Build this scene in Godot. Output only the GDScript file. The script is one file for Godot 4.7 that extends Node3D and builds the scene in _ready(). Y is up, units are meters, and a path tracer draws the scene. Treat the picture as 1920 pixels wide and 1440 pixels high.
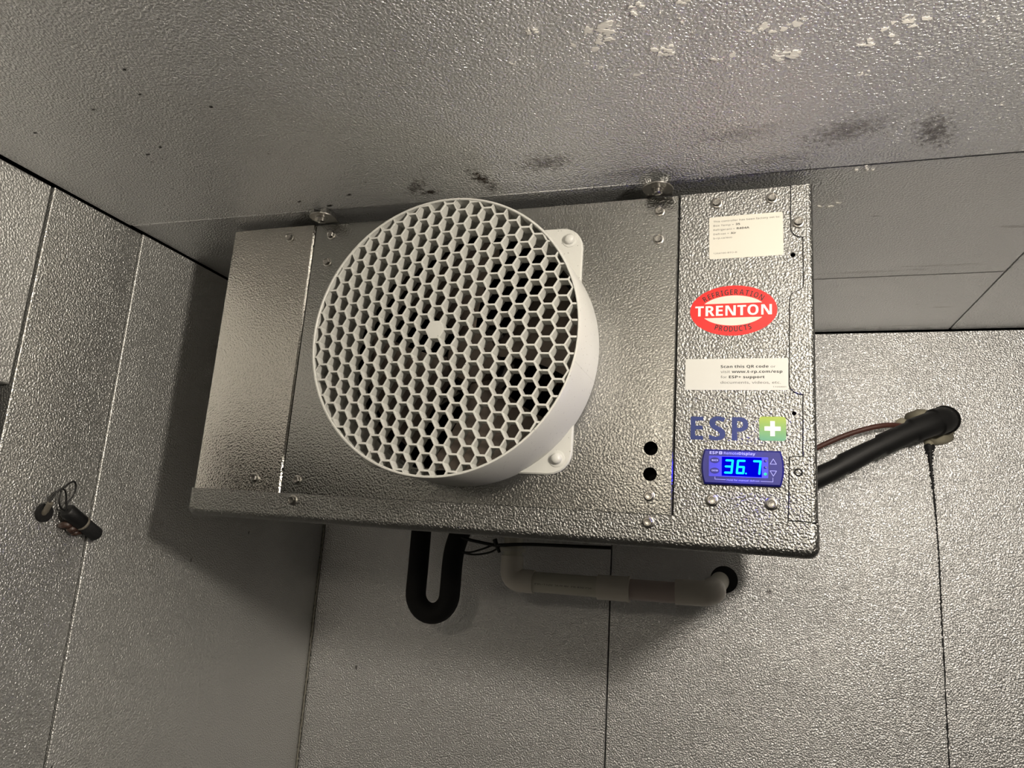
extends Node3D
# A ceiling-hung evaporator in the corner of a walk-in cooler lined with stucco-embossed sheet metal.
# World: left wall at x = 0, back wall at z = 0, ceiling at y = CEIL, metres.

const CEIL := 0.0657
const FLOOR := -2.1
const FAR_X := 2.4
const FAR_Z := 2.5
const LAMP := Vector3(1.2065, -0.065, 1.269)
const LAMP_FAR := Vector3(0.62, -0.065, 2.0)
const WALL_TONE := Color(0.82, 0.82, 0.82)
const WALL_ROUGH := 0.33
const GU := 0.3715   # fan centre on the unit's face: right of its left edge, below its top edge
const GV := 0.183
const GR := 0.1556   # radius of the fan guard

var used := {}
var mat := {}
var stucco: ImageTexture
var bold: SystemFont
var plain: SystemFont


# ---------------------------------------------------------------- mesh collecting
class Mb:
	var v := PackedVector3Array()
	var n := PackedVector3Array()
	var t := PackedVector2Array()
	var uv := false

	func tri(a: Vector3, b: Vector3, c: Vector3, na: Vector3, nb: Vector3, nc: Vector3, ta := Vector2.ZERO, tb := Vector2.ZERO, tc := Vector2.ZERO) -> void:
		var g := (b - a).cross(c - a)
		if g.length_squared() < 1e-22:
			return
		if g.dot(na + nb + nc) > 0.0:   # front faces run clockwise
			v.append_array([a, c, b]); n.append_array([na, nc, nb]); t.append_array([ta, tc, tb])
		else:
			v.append_array([a, b, c]); n.append_array([na, nb, nc]); t.append_array([ta, tb, tc])

	func quad(a: Vector3, b: Vector3, c: Vector3, d: Vector3, na: Vector3, nb: Vector3, nc: Vector3, nd: Vector3) -> void:
		tri(a, b, c, na, nb, nc)
		tri(a, c, d, na, nc, nd)

	func face(a: Vector3, b: Vector3, c: Vector3, d: Vector3, nn: Vector3) -> void:
		quad(a, b, c, d, nn, nn, nn, nn)

	func mesh() -> ArrayMesh:
		var arr := []
		arr.resize(Mesh.ARRAY_MAX)
		arr[Mesh.ARRAY_VERTEX] = v
		arr[Mesh.ARRAY_NORMAL] = n
		if uv:
			arr[Mesh.ARRAY_TEX_UV] = t
			arr[Mesh.ARRAY_TEX_UV2] = t
		var m := ArrayMesh.new()
		m.add_surface_from_arrays(Mesh.PRIMITIVE_TRIANGLES, arr)
		return m


func numbered(called: String) -> String:
	var k: int = used.get(called, 0)
	used[called] = k + 1
	return called if k == 0 else "%s_%03d" % [called, k]


func obj(called: String, m: Mesh, material: Material, parent: Node3D = null, label := "") -> MeshInstance3D:
	var o := MeshInstance3D.new()
	o.name = numbered(called) if parent == null else called
	o.mesh = m
	o.material_override = material
	o.cast_shadow = GeometryInstance3D.SHADOW_CASTING_SETTING_ON
	if parent == null:
		add_child(o, true)
	else:
		parent.add_child(o, true)
	if label != "":
		o.set_meta("label", label)
	return o


func thing(called: String, label: String, category: String, at := Vector3.ZERO) -> Node3D:
	var o := Node3D.new()
	o.name = numbered(called)
	o.position = at
	o.set_meta("label", label)
	o.set_meta("category", category)
	add_child(o, true)
	return o


func tag(o: Node3D, label: String, category: String, group := "") -> Node3D:
	o.set_meta("label", label)
	o.set_meta("category", category)
	if group != "":
		o.set_meta("group", group)
	return o


func structure(called: String, label: String) -> Node3D:
	var o := Node3D.new()
	o.name = called
	o.set_meta("kind", "structure")
	o.set_meta("label", label)
	add_child(o, true)
	return o


# ---------------------------------------------------------------- shapes
func ccw(p: PackedVector2Array) -> PackedVector2Array:
	var q := p.duplicate()
	if Geometry2D.is_polygon_clockwise(q) == (signed_area(q) > 0.0):
		pass
	if signed_area(q) < 0.0:
		q.reverse()
	return q


func signed_area(p: PackedVector2Array) -> float:
	var s := 0.0
	for i in p.size():
		var a := p[i]
		var b := p[(i + 1) % p.size()]
		s += a.x * b.y - b.x * a.y
	return s * 0.5


func corner_normals(p: PackedVector2Array) -> PackedVector2Array:   # outward mitre directions of a counter-clockwise outline
	var r := PackedVector2Array()
	var k := p.size()
	for i in k:
		var e0 := (p[i] - p[(i + k - 1) % k]).normalized()
		var e1 := (p[(i + 1) % k] - p[i]).normalized()
		var n0 := Vector2(e0.y, -e0.x)
		var n1 := Vector2(e1.y, -e1.x)
		var m := (n0 + n1)
		if m.length() < 0.2:
			m = n0
		m = m.normalized()
		r.append(m / maxf(m.dot(n0), 0.4))
	return r


func split(poly: PackedVector2Array, holes: Array) -> Array:   # hole-free pieces; works in units of 0.1 m, which the clipper keeps exact enough
	if holes.is_empty():
		return [poly]
	var h: PackedVector2Array = holes[0]
	var rest: Array = holes.slice(1)
	var c := Vector2.ZERO
	for q in h:
		c += q / float(h.size())
	var out := []
	if not Geometry2D.is_point_in_polygon(c, poly):
		for q in Geometry2D.clip_polygons(poly, h):
			out.append_array(split(q, rest))
		return out
	for s in [-1.0, 1.0]:
		var box := PackedVector2Array([Vector2(c.x, -900), Vector2(c.x + s * 900, -900), Vector2(c.x + s * 900, 900), Vector2(c.x, 900)])
		for p in Geometry2D.intersect_polygons(poly, box):
			for q in Geometry2D.clip_polygons(p, h):
				out.append_array(split(q, rest))
	return out


func scaled(p: PackedVector2Array, k: float) -> PackedVector2Array:
	var q := PackedVector2Array()
	for a in p:
		q.append(a * k)
	return q


func fill(mb: Mb, outline: PackedVector2Array, holes: Array, z: float, nz: float) -> void:
	var hs := []
	for h in holes:
		hs.append(scaled(h, 10.0))
	for piece in split(scaled(outline, 10.0), hs):
		var ix := Geometry2D.triangulate_polygon(piece)
		var nn := Vector3(0, 0, nz)
		for i in range(0, ix.size(), 3):
			var a: Vector2 = piece[ix[i]] * 0.1
			var b: Vector2 = piece[ix[i + 1]] * 0.1
			var c: Vector2 = piece[ix[i + 2]] * 0.1
			mb.tri(Vector3(a.x, a.y, z), Vector3(b.x, b.y, z), Vector3(c.x, c.y, z), nn, nn, nn)


func band(mb: Mb, p0: PackedVector2Array, z0: float, p1: PackedVector2Array, z1: float, tilt: float) -> void:   # a strip between two rings of one outline
	var k := p0.size()
	for i in k:
		var j := (i + 1) % k
		var e := (p0[j] - p0[i]).normalized()
		var nn := Vector3(e.y, -e.x, tilt).normalized()
		var na := nn
		var nb := nn
		var ep := (p0[i] - p0[(i + k - 1) % k]).normalized()
		var en := (p0[(j + 1) % k] - p0[j]).normalized()
		if ep.dot(e) > 0.8:
			na = Vector3(ep.y + e.y, -ep.x - e.x, tilt * 2).normalized()
		if en.dot(e) > 0.8:
			nb = Vector3(en.y + e.y, -en.x - e.x, tilt * 2).normalized()
		mb.quad(Vector3(p0[i].x, p0[i].y, z0), Vector3(p0[j].x, p0[j].y, z0), Vector3(p1[j].x, p1[j].y, z1), Vector3(p1[i].x, p1[i].y, z1), na, nb, nb, na)


func plate(mb: Mb, outline_in: PackedVector2Array, holes: Array, z0: float, z1: float, bevel: float) -> void:   # an extruded outline with a chamfered front edge
	var o := ccw(outline_in)
	var inner := PackedVector2Array()
	var nn := corner_normals(o)
	for i in o.size():
		inner.append(o[i] - nn[i] * bevel)
	fill(mb, inner, holes, z1, 1.0)
	fill(mb, o, holes, z0, -1.0)
	if bevel > 0.0:
		band(mb, o, z1 - bevel, inner, z1, 1.0)
	band(mb, o, z0, o, z1 - bevel, 0.0)
	for h in holes:
		var k: int = h.size()
		for i in k:
			var a: Vector2 = h[i]
			var b: Vector2 = h[(i + 1) % k]
			var c: Vector2 = (h[0] + h[k / 2]) * 0.5
			var na := Vector3(c.x - a.x, c.y - a.y, 0).normalized()
			var nb := Vector3(c.x - b.x, c.y - b.y, 0).normalized()
			mb.quad(Vector3(a.x, a.y, z0), Vector3(b.x, b.y, z0), Vector3(b.x, b.y, z1), Vector3(a.x, a.y, z1), na, nb, nb, na)


func circle(c: Vector2, r: float, seg := 40, ry := -1.0) -> PackedVector2Array:
	var p := PackedVector2Array()
	for i in seg:
		var a := TAU * i / seg
		p.append(c + Vector2(cos(a) * r, sin(a) * (r if ry < 0.0 else ry)))
	return p


func rrect(x0: float, y0: float, x1: float, y1: float, r: float, seg := 6) -> PackedVector2Array:
	var p := PackedVector2Array()
	var cs := [Vector2(x1 - r, y1 - r), Vector2(x0 + r, y1 - r), Vector2(x0 + r, y0 + r), Vector2(x1 - r, y0 + r)]
	for k in 4:
		for i in seg + 1:
			var a := PI * 0.5 * (k + float(i) / seg)
			p.append(cs[k] + Vector2(cos(a), sin(a)) * r)
	return p


func lathe(mb: Mb, prof: Array, xf: Transform3D, seg := 24) -> void:   # prof: Vector2(radius, height along the axis y of xf)
	var k := prof.size()
	var ns := []
	for i in k - 1:
		var e: Vector2 = (prof[i + 1] - prof[i]).normalized()
		ns.append(Vector2(e.y, -e.x))
	for i in k - 1:
		var n0: Vector2 = ns[i]
		var n1: Vector2 = ns[i]
		if i > 0 and ns[i - 1].dot(ns[i]) > 0.72:
			n0 = (ns[i - 1] + ns[i]).normalized()
		if i < k - 2 and ns[i + 1].dot(ns[i]) > 0.72:
			n1 = (ns[i + 1] + ns[i]).normalized()
		for s in seg:
			var a0 := TAU * s / seg
			var a1 := TAU * (s + 1) / seg
			var d0 := Vector3(cos(a0), 0, sin(a0))
			var d1 := Vector3(cos(a1), 0, sin(a1))
			var up := Vector3.UP
			var p: Vector2 = prof[i]
			var q: Vector2 = prof[i + 1]
			mb.quad(xf * (d0 * p.x + up * p.y), xf * (d1 * p.x + up * p.y), xf * (d1 * q.x + up * q.y), xf * (d0 * q.x + up * q.y),
				xf.basis * (d0 * n0.x + up * n0.y), xf.basis * (d1 * n0.x + up * n0.y), xf.basis * (d1 * n1.x + up * n1.y), xf.basis * (d0 * n1.x + up * n1.y))


func smooth_path(pts: Array, per := 8) -> Array:
	var out := []
	var k := pts.size()
	for i in k - 1:
		var p0: Vector3 = pts[maxi(i - 1, 0)]
		var p1: Vector3 = pts[i]
		var p2: Vector3 = pts[i + 1]
		var p3: Vector3 = pts[mini(i + 2, k - 1)]
		for s in per:
			out.append(p1.cubic_interpolate(p2, p0, p3, float(s) / per))
	out.append(pts[k - 1])
	return out


func tube(mb: Mb, path: Array, radius: Callable, seg := 16, caps := true) -> void:
	var k := path.size()
	var ref := Vector3.UP
	var rings := []
	var dirs := []
	for i in k:
		var d: Vector3 = (path[mini(i + 1, k - 1)] - path[maxi(i - 1, 0)]).normalized()
		if i == 0 and absf(d.dot(ref)) > 0.9:
			ref = Vector3.RIGHT
		ref = (ref - d * ref.dot(d)).normalized()
		var side := d.cross(ref)
		var r: float = radius.call(float(i) / (k - 1))
		var ring := []
		for s in seg:
			var a := TAU * s / seg
			ring.append([path[i] + (ref * cos(a) + side * sin(a)) * r, ref * cos(a) + side * sin(a)])
		rings.append(ring)
		dirs.append(d)
	for i in k - 1:
		for s in seg:
			var j := (s + 1) % seg
			mb.quad(rings[i][s][0], rings[i][j][0], rings[i + 1][j][0], rings[i + 1][s][0], rings[i][s][1], rings[i][j][1], rings[i + 1][j][1], rings[i + 1][s][1])
	if caps:
		for e in [0, k - 1]:
			var nn: Vector3 = dirs[e] * (-1.0 if e == 0 else 1.0)
			for s in seg:
				mb.tri(path[e], rings[e][s][0], rings[e][(s + 1) % seg][0], nn, nn, nn)


func box(mb: Mb, lo: Vector3, hi: Vector3) -> void:
	for ax in 3:
		for s in 2:
			var nn := Vector3.ZERO
			nn[ax] = 1.0 if s else -1.0
			var a := lo
			a[ax] = hi[ax] if s else lo[ax]
			var b := a; var c := a; var d := a
			var u := (ax + 1) % 3
			var w := (ax + 2) % 3
			b[u] = hi[u]; c[u] = hi[u]; c[w] = hi[w]; d[w] = hi[w]
			mb.face(a, b, c, d, nn)


func wavy_panel(org: Vector3, ud: Vector3, vd: Vector3, nd: Vector3, w: float, h: float, thick: float, bevel: float, cell: float, amp: float, nseed: int) -> ArrayMesh:
	# A sheet-metal faced panel: chamfered edges and a face that is never quite flat. org is the corner of the face, ud and vd run along it, nd points into the room.
	var mb := Mb.new()
	mb.uv = true
	var fn := FastNoiseLite.new()
	fn.seed = nseed
	fn.noise_type = FastNoiseLite.TYPE_SIMPLEX_SMOOTH
	fn.frequency = 5.5
	fn.fractal_octaves = 2
	var nx := maxi(int(w / cell), 1)
	var ny := maxi(int(h / cell), 1)
	var hgt := func(x: float, y: float) -> float:
		var edge := clampf(minf(minf(x, w - x), minf(y, h - y)) / 0.03, 0.0, 1.0)
		return fn.get_noise_2d(x, y) * amp * edge
	var pos := func(i: int, j: int) -> Array:
		var x := bevel + (w - 2 * bevel) * i / nx
		var y := bevel + (h - 2 * bevel) * j / ny
		var z: float = hgt.call(x, y)
		var dx: float = (hgt.call(x + 0.002, y) - hgt.call(x - 0.002, y)) / 0.004
		var dy: float = (hgt.call(x, y + 0.002) - hgt.call(x, y - 0.002)) / 0.004
		return [org + ud * x + vd * y + nd * z, (nd - ud * dx - vd * dy).normalized(), Vector2(x / w, y / h)]
	var grid := []
	for j in ny + 1:
		var row := []
		for i in nx + 1:
			row.append(pos.call(i, j))
		grid.append(row)
	for j in ny:
		for i in nx:
			var a: Array = grid[j][i]
			var b: Array = grid[j][i + 1]
			var c: Array = grid[j + 1][i + 1]
			var d: Array = grid[j + 1][i]
			mb.tri(a[0], b[0], c[0], a[1], b[1], c[1], a[2], b[2], c[2])
			mb.tri(a[0], c[0], d[0], a[1], c[1], d[1], a[2], c[2], d[2])
	var inner := [org + ud * bevel + vd * bevel, org + ud * (w - bevel) + vd * bevel, org + ud * (w - bevel) + vd * (h - bevel), org + ud * bevel + vd * (h - bevel)]
	var outer := [org, org + ud * w, org + ud * w + vd * h, org + vd * h]
	var outs := [-vd, ud, vd, -ud]
	for k in 4:
		var j := (k + 1) % 4
		var o0: Vector3 = outer[k] - nd * bevel
		var o1: Vector3 = outer[j] - nd * bevel
		mb.face(inner[k], inner[j], o1, o0, (outs[k] + nd).normalized())
		mb.face(o0, o1, outer[j] - nd * thick, outer[k] - nd * thick, outs[k])
	mb.face(outer[0] - nd * thick, outer[1] - nd * thick, outer[2] - nd * thick, outer[3] - nd * thick, -nd)
	return mb.mesh()


# ---------------------------------------------------------------- lettering
func text_mesh(s: String, is_bold: bool) -> TextMesh:
	var tm := TextMesh.new()
	tm.font = bold if is_bold else plain
	tm.font_size = 64
	tm.pixel_size = 0.01
	tm.depth = 0.02
	tm.curve_step = 2.0
	tm.horizontal_alignment = HORIZONTAL_ALIGNMENT_LEFT
	tm.text = s
	return tm


func letters(runs: Array) -> ArrayMesh:
	# each run: text, x of its left edge, y of its baseline, z, capital height, width (0: natural), bold
	var st := SurfaceTool.new()
	st.begin(Mesh.PRIMITIVE_TRIANGLES)
	for r in runs:
		var cap := text_mesh("H", r[6]).get_aabb()
		var tm := text_mesh(r[0], r[6])
		var bb := tm.get_aabb()
		var sy: float = r[4] / cap.size.y
		var sx: float = sy if r[5] == 0.0 else r[5] / bb.size.x
		var b := Basis.from_scale(Vector3(sx, sy, 0.01))
		st.append_from(tm, 0, Transform3D(b, Vector3(r[1] - bb.position.x * sx, r[2] - cap.position.y * sy, r[3])))
	return st.commit()


func arc_letters(s: String, c: Vector2, rx: float, ry: float, mid: float, z: float, cap_h: float, squeeze: float, inside: bool) -> ArrayMesh:
	# letters that stand on an ellipse; mid is the angle of the middle of the word
	var st := SurfaceTool.new()
	st.begin(Mesh.PRIMITIVE_TRIANGLES)
	var cap := text_mesh("H", true).get_aabb()
	var sc := cap_h / cap.size.y
	var adv := []
	var total := 0.0
	for ch in s:
		var w := text_mesh(ch, true).get_aabb().size.x * sc * squeeze + cap_h * 0.2
		adv.append(w)
		total += w
	var table := []
	var steps := 720
	var length := 0.0
	var sgn := -1.0 if not inside else 1.0
	var prev := Vector2.ZERO
	for half in [0]:
		for i in steps + 1:
			var a := mid - sgn * PI * 0.5 + sgn * PI * i / steps
			var p := c + Vector2(cos(a) * rx, sin(a) * ry)
			if i > 0:
				length += p.distance_to(prev)
			prev = p
			table.append([length, a])
	var at := length * 0.5 - total * 0.5
	for k in s.length():
		var want: float = at + adv[k] * 0.5
		var ang := mid
		for e in table:
			if e[0] >= want:
				ang = e[1]
				break
		var p := c + Vector2(cos(ang) * rx, sin(ang) * ry)
		var tang := Vector2(-sin(ang) * rx, cos(ang) * ry).normalized() * sgn
		var tm := text_mesh(s[k], true)
		var bb := tm.get_aabb()
		var b := Basis(Vector3(0, 0, 1), tang.angle()) * Basis.from_scale(Vector3(sc * squeeze, sc, 0.01))
		var local := Vector3(-(bb.position.x + bb.size.x * 0.5), -cap.position.y, 0)
		st.append_from(tm, 0, Transform3D(b, Vector3(p.x, p.y, z) + b * local))
		at += adv[k]
	return st.commit()


# ---------------------------------------------------------------- materials
func sheet(called: String, tone: Color, rough: float, relief: float, size: float, world := false, metal := 1.0) -> StandardMaterial3D:
	var m := StandardMaterial3D.new()
	m.albedo_color = tone
	m.metallic = metal
	m.roughness = rough
	m.normal_enabled = relief > 0.0
	if relief > 0.0:
		m.normal_texture = stucco
		m.normal_scale = relief
		m.uv1_triplanar = true
		m.uv1_world_triplanar = world
		m.uv1_triplanar_sharpness = 8.0
		m.uv1_scale = Vector3.ONE / size
	mat[called] = m
	return m


func solid(called: String, tone: Color, rough: float, metallic := 0.0) -> StandardMaterial3D:
	var m := StandardMaterial3D.new()
	m.albedo_color = tone
	m.roughness = rough
	m.metallic = metallic
	mat[called] = m
	return m


func glowing(called: String, tone: Color, glow: Color, energy: float) -> StandardMaterial3D:
	var m := solid(called, tone, 0.4)
	m.emission_enabled = true
	m.emission = glow
	m.emission_energy_multiplier = energy
	m.metallic_specular = 0.0
	return m


func make_stucco() -> void:
	var fn := FastNoiseLite.new()
	fn.seed = 11
	fn.noise_type = FastNoiseLite.TYPE_SIMPLEX_SMOOTH
	fn.frequency = 0.052
	fn.fractal_type = FastNoiseLite.FRACTAL_FBM
	fn.fractal_octaves = 2
	fn.fractal_gain = 0.45
	fn.domain_warp_enabled = true
	fn.domain_warp_amplitude = 14.0
	fn.domain_warp_frequency = 0.03
	var n := 1024
	var lap := 96
	var wide := fn.get_image(n + lap, n + lap)
	wide.convert(Image.FORMAT_RF)
	for pass_ in 2:   # fold the overlap over the start of each row, then of each column, keeping the relief as deep there as elsewhere
		for i in lap:
			var w := float(i) / lap
			var k := 1.0 / sqrt(w * w + (1.0 - w) * (1.0 - w))
			for j in n + lap:
				var p := Vector2i(i, j) if pass_ == 0 else Vector2i(j, i)
				var q := Vector2i(i + n, j) if pass_ == 0 else Vector2i(j, i + n)
				var h := 0.5 + ((wide.get_pixelv(p).r - 0.5) * w + (wide.get_pixelv(q).r - 0.5) * (1.0 - w)) * k
				wide.set_pixelv(p, Color(h, h, h))
	var im := wide.get_region(Rect2i(0, 0, n, n))
	im.convert(Image.FORMAT_RGBA8)
	im.bump_map_to_normal_map(6.0)
	im.generate_mipmaps()
	stucco = ImageTexture.create_from_image(im)


func blot(im: Image, c: Vector2, r: Vector2, turn: float, tone: Color, strength: float, fn: FastNoiseLite, cut: float, crisp := 3.0) -> void:
	# a ragged, grainy mark of real matter: dirt, mould or white oxide
	var reach := int(maxf(r.x, r.y) * 1.5)
	for y in range(maxi(int(c.y) - reach, 0), mini(int(c.y) + reach, im.get_height())):
		for x in range(maxi(int(c.x) - reach, 0), mini(int(c.x) + reach, im.get_width())):
			var q := (Vector2(x, y) - c).rotated(-turn)
			var dd := Vector2(q.x / r.x, q.y / r.y).length()
			var k := 1.0 - dd + fn.get_noise_2d(x, y) * 0.75 + fn.get_noise_2d(x * 3.1 + 500.0, y * 3.1) * 0.45
			var a := clampf((k - cut) * crisp, 0.0, 1.0) * strength
			var old := im.get_pixel(x, y)
			if a > old.a:
				im.set_pixel(x, y, Color(tone.r, tone.g, tone.b, a))


func grain_noise(f: float, s: int) -> FastNoiseLite:
	var fn := FastNoiseLite.new()
	fn.seed = s
	fn.frequency = f
	fn.fractal_octaves = 3
	return fn


func ceiling_marks(w: float, h: float, x0: float, z0: float) -> ImageTexture:
	var iw := 1536
	var ih := int(iw * h / w)
	var im := Image.create(iw, ih, false, Image.FORMAT_RGBA8)
	im.fill(Color(0.4, 0.36, 0.3, 0.0))
	var k := iw / w
	var fn := grain_noise(0.045, 5)
	var px := func(p: Vector2) -> Vector2: return Vector2((p.x - x0) * k, (p.y - z0) * k)
	var brown := Color(0.22, 0.155, 0.10)
	var fine := grain_noise(0.09, 6)
	# brown mould and grime along the joint above the unit: fine grains, thick in the middle
	for b in [[0.462, 0.650, 34, 15, 0.8, 0.75], [0.474, 0.634, 20, 11, 0.2, 0.95], [0.545, 0.655, 34, 15, 1.9, 0.95], [0.553, 0.636, 24, 12, 1.2, 0.7], [0.628, 0.676, 50, 26, 0.2, 0.62],
			[0.828, 0.697, 70, 24, 0.1, 0.32], [0.929, 0.684, 60, 32, 0.3, 0.55], [1.008, 0.668, 26, 52, 0.35, 0.7], [0.72, 0.64, 80, 14, 0.05, 0.3], [0.86, 0.64, 80, 16, 0.0, 0.3]]:
		blot(im, px.call(Vector2(b[0], b[1])), Vector2(b[2], b[3]), b[4], brown, b[5], fine, 0.05, 1.2)
	for b in [[0.324, 0.843], [0.174, 0.760], [0.088, 0.839], [0.283, 0.911], [0.267, 0.876], [0.183, 0.776], [0.209, 0.786], [0.196, 0.864], [0.323, 0.988], [0.369, 0.645], [0.294, 0.640], [0.328, 0.622]]:
		blot(im, px.call(Vector2(b[0], b[1])), Vector2(6, 3), 0.3, Color(0.07, 0.06, 0.05), 0.95, fn, 0.3)
	var rng := RandomNumberGenerator.new()
	rng.seed = 77
	for i in 60:
		blot(im, px.call(Vector2(rng.randf_range(0.1, 1.1), rng.randf_range(0.63, 1.1))), Vector2(2.5, 1.6), rng.randf() * 3.0, Color(0.12, 0.1, 0.08), 0.6, fn, 0.3)
	return ImageTexture.create_from_image(im)


func flake(mb: Mb, c: Vector3, r: Vector2, turn: float, thick: float, rng: RandomNumberGenerator) -> void:
	# a crumbly crust of oxide under the ceiling: ragged outline, thickest in the middle
	var k := 13
	var mid := c + Vector3(0, -thick * 0.35, 0)
	var ring := []
	var inner := []
	for i in k:
		var a := TAU * i / k
		var q := Vector2(cos(a) * r.x, sin(a) * r.y).rotated(turn) * rng.randf_range(0.45, 1.3)
		ring.append(c + Vector3(q.x, 0.0012, q.y))
		inner.append(c + Vector3(q.x * 0.75, -thick * 0.35 * rng.randf_range(0.5, 1.2), q.y * 0.75))
	var dn := Vector3.DOWN
	for i in k:
		var j := (i + 1) % k
		var o: Vector3 = ((ring[i] - c).normalized() * 0.4 + dn).normalized()
		mb.face(ring[i], ring[j], inner[j], inner[i], o)
		mb.tri(inner[i], inner[j], mid, dn, dn, dn)


func oxide() -> ArrayMesh:
	var mb := Mb.new()
	var rng := RandomNumberGenerator.new()
	rng.seed = 5
	for b in [[0.721, 0.866, 1.5, 13], [0.908, 0.858, 1.7, 16], [0.664, 0.881, 0.7, 4], [0.642, 0.845, 0.6, 4], [0.708, 0.830, 0.7, 5], [0.850, 0.848, 1.0, 8], [0.866, 0.847, 1.2, 9], [0.863, 0.809, 1.3, 9], [0.827, 0.819, 1.0, 6],
			[0.792, 0.888, 0.8, 5], [0.932, 0.811, 1.0, 7], [0.948, 0.830, 1.1, 8], [0.931, 0.774, 0.7, 4], [1.013, 0.800, 0.9, 5], [1.008, 0.751, 0.7, 4], [0.754, 0.889, 0.8, 5], [0.769, 0.836, 1.2, 8], [0.746, 0.808, 0.7, 5], [0.738, 0.779, 0.5, 3], [0.96, 0.606, 0.9, 5], [0.933, 0.524, 0.9, 4]]:
		for i in b[3]:
			var p := Vector3(b[0] + rng.randfn(0, 0.0062) * b[2], CEIL, b[1] + rng.randfn(0, 0.0036) * b[2])
			flake(mb, p, Vector2(rng.randf_range(0.0012, 0.0042), rng.randf_range(0.0009, 0.0024)) * b[2] * 1.35, -0.2 + rng.randfn(0, 0.3), rng.randf_range(0.0003, 0.0011), rng)
	for i in 420:
		var p := Vector3(rng.randf_range(0.55, 1.18), CEIL, rng.randf_range(0.68, 1.2))
		if p.x > 0.60 + (0.86 - p.z) * 0.7 and rng.randf() < 0.25 + (p.x - 0.55) * 1.2:
			flake(mb, p, Vector2(rng.randf_range(0.0007, 0.0024), rng.randf_range(0.0005, 0.0013)), -0.2 + rng.randfn(0, 0.4), rng.randf_range(0.0002, 0.0006), rng)
	return mb.mesh()


func wall_marks(called_seed: int, list: Array, count: int) -> ImageTexture:
	# x, y: fractions of the face; then radii in pixels, turn, strength
	var im := Image.create(512, 1024, false, Image.FORMAT_RGBA8)
	im.fill(Color(0.3, 0.24, 0.17, 0.0))
	var fn := grain_noise(0.06, called_seed)
	for b in list:
		blot(im, Vector2(b[0] * 512, b[1] * 1024), Vector2(b[2], b[3]), b[4], Color(0.30, 0.23, 0.15), b[5], fn, 0.4)
	var rng := RandomNumberGenerator.new()
	rng.seed = called_seed
	for i in count:
		blot(im, Vector2(rng.randf() * 512, rng.randf() * 1024), Vector2(rng.randf_range(1.5, 4), rng.randf_range(1.5, 4)), rng.randf() * 3.0, Color(0.13, 0.11, 0.09), 0.7, fn, 0.35)
	return ImageTexture.create_from_image(im)


func with_marks(m: StandardMaterial3D, marks: Texture2D) -> StandardMaterial3D:
	var c := m.duplicate() as StandardMaterial3D
	c.detail_enabled = true
	c.detail_blend_mode = BaseMaterial3D.BLEND_MODE_MIX
	c.detail_uv_layer = BaseMaterial3D.DETAIL_UV_2
	c.detail_albedo = marks
	return c


func speckled(called: String, tone: Color, rough: float) -> StandardMaterial3D:   # white plastic with specks of mould on it
	var im := Image.create(512, 512, false, Image.FORMAT_RGBA8)
	im.fill(tone)
	var rng := RandomNumberGenerator.new()
	rng.seed = 31
	for i in 260:
		var c := Vector2i(rng.randi_range(3, 508), rng.randi_range(3, 508))
		var d := rng.randi_range(1, 3)
		for y in d:
			for x in d:
				if rng.randf() < 0.75:
					im.set_pixel(c.x + x, c.y + y, tone.lerp(Color(0.2, 0.19, 0.17), rng.randf_range(0.4, 0.95)))
	var m := solid(called, Color.WHITE, rough)
	m.albedo_texture = ImageTexture.create_from_image(im)
	m.uv1_triplanar = true
	m.uv1_scale = Vector3.ONE * 5.0
	return m


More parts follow.
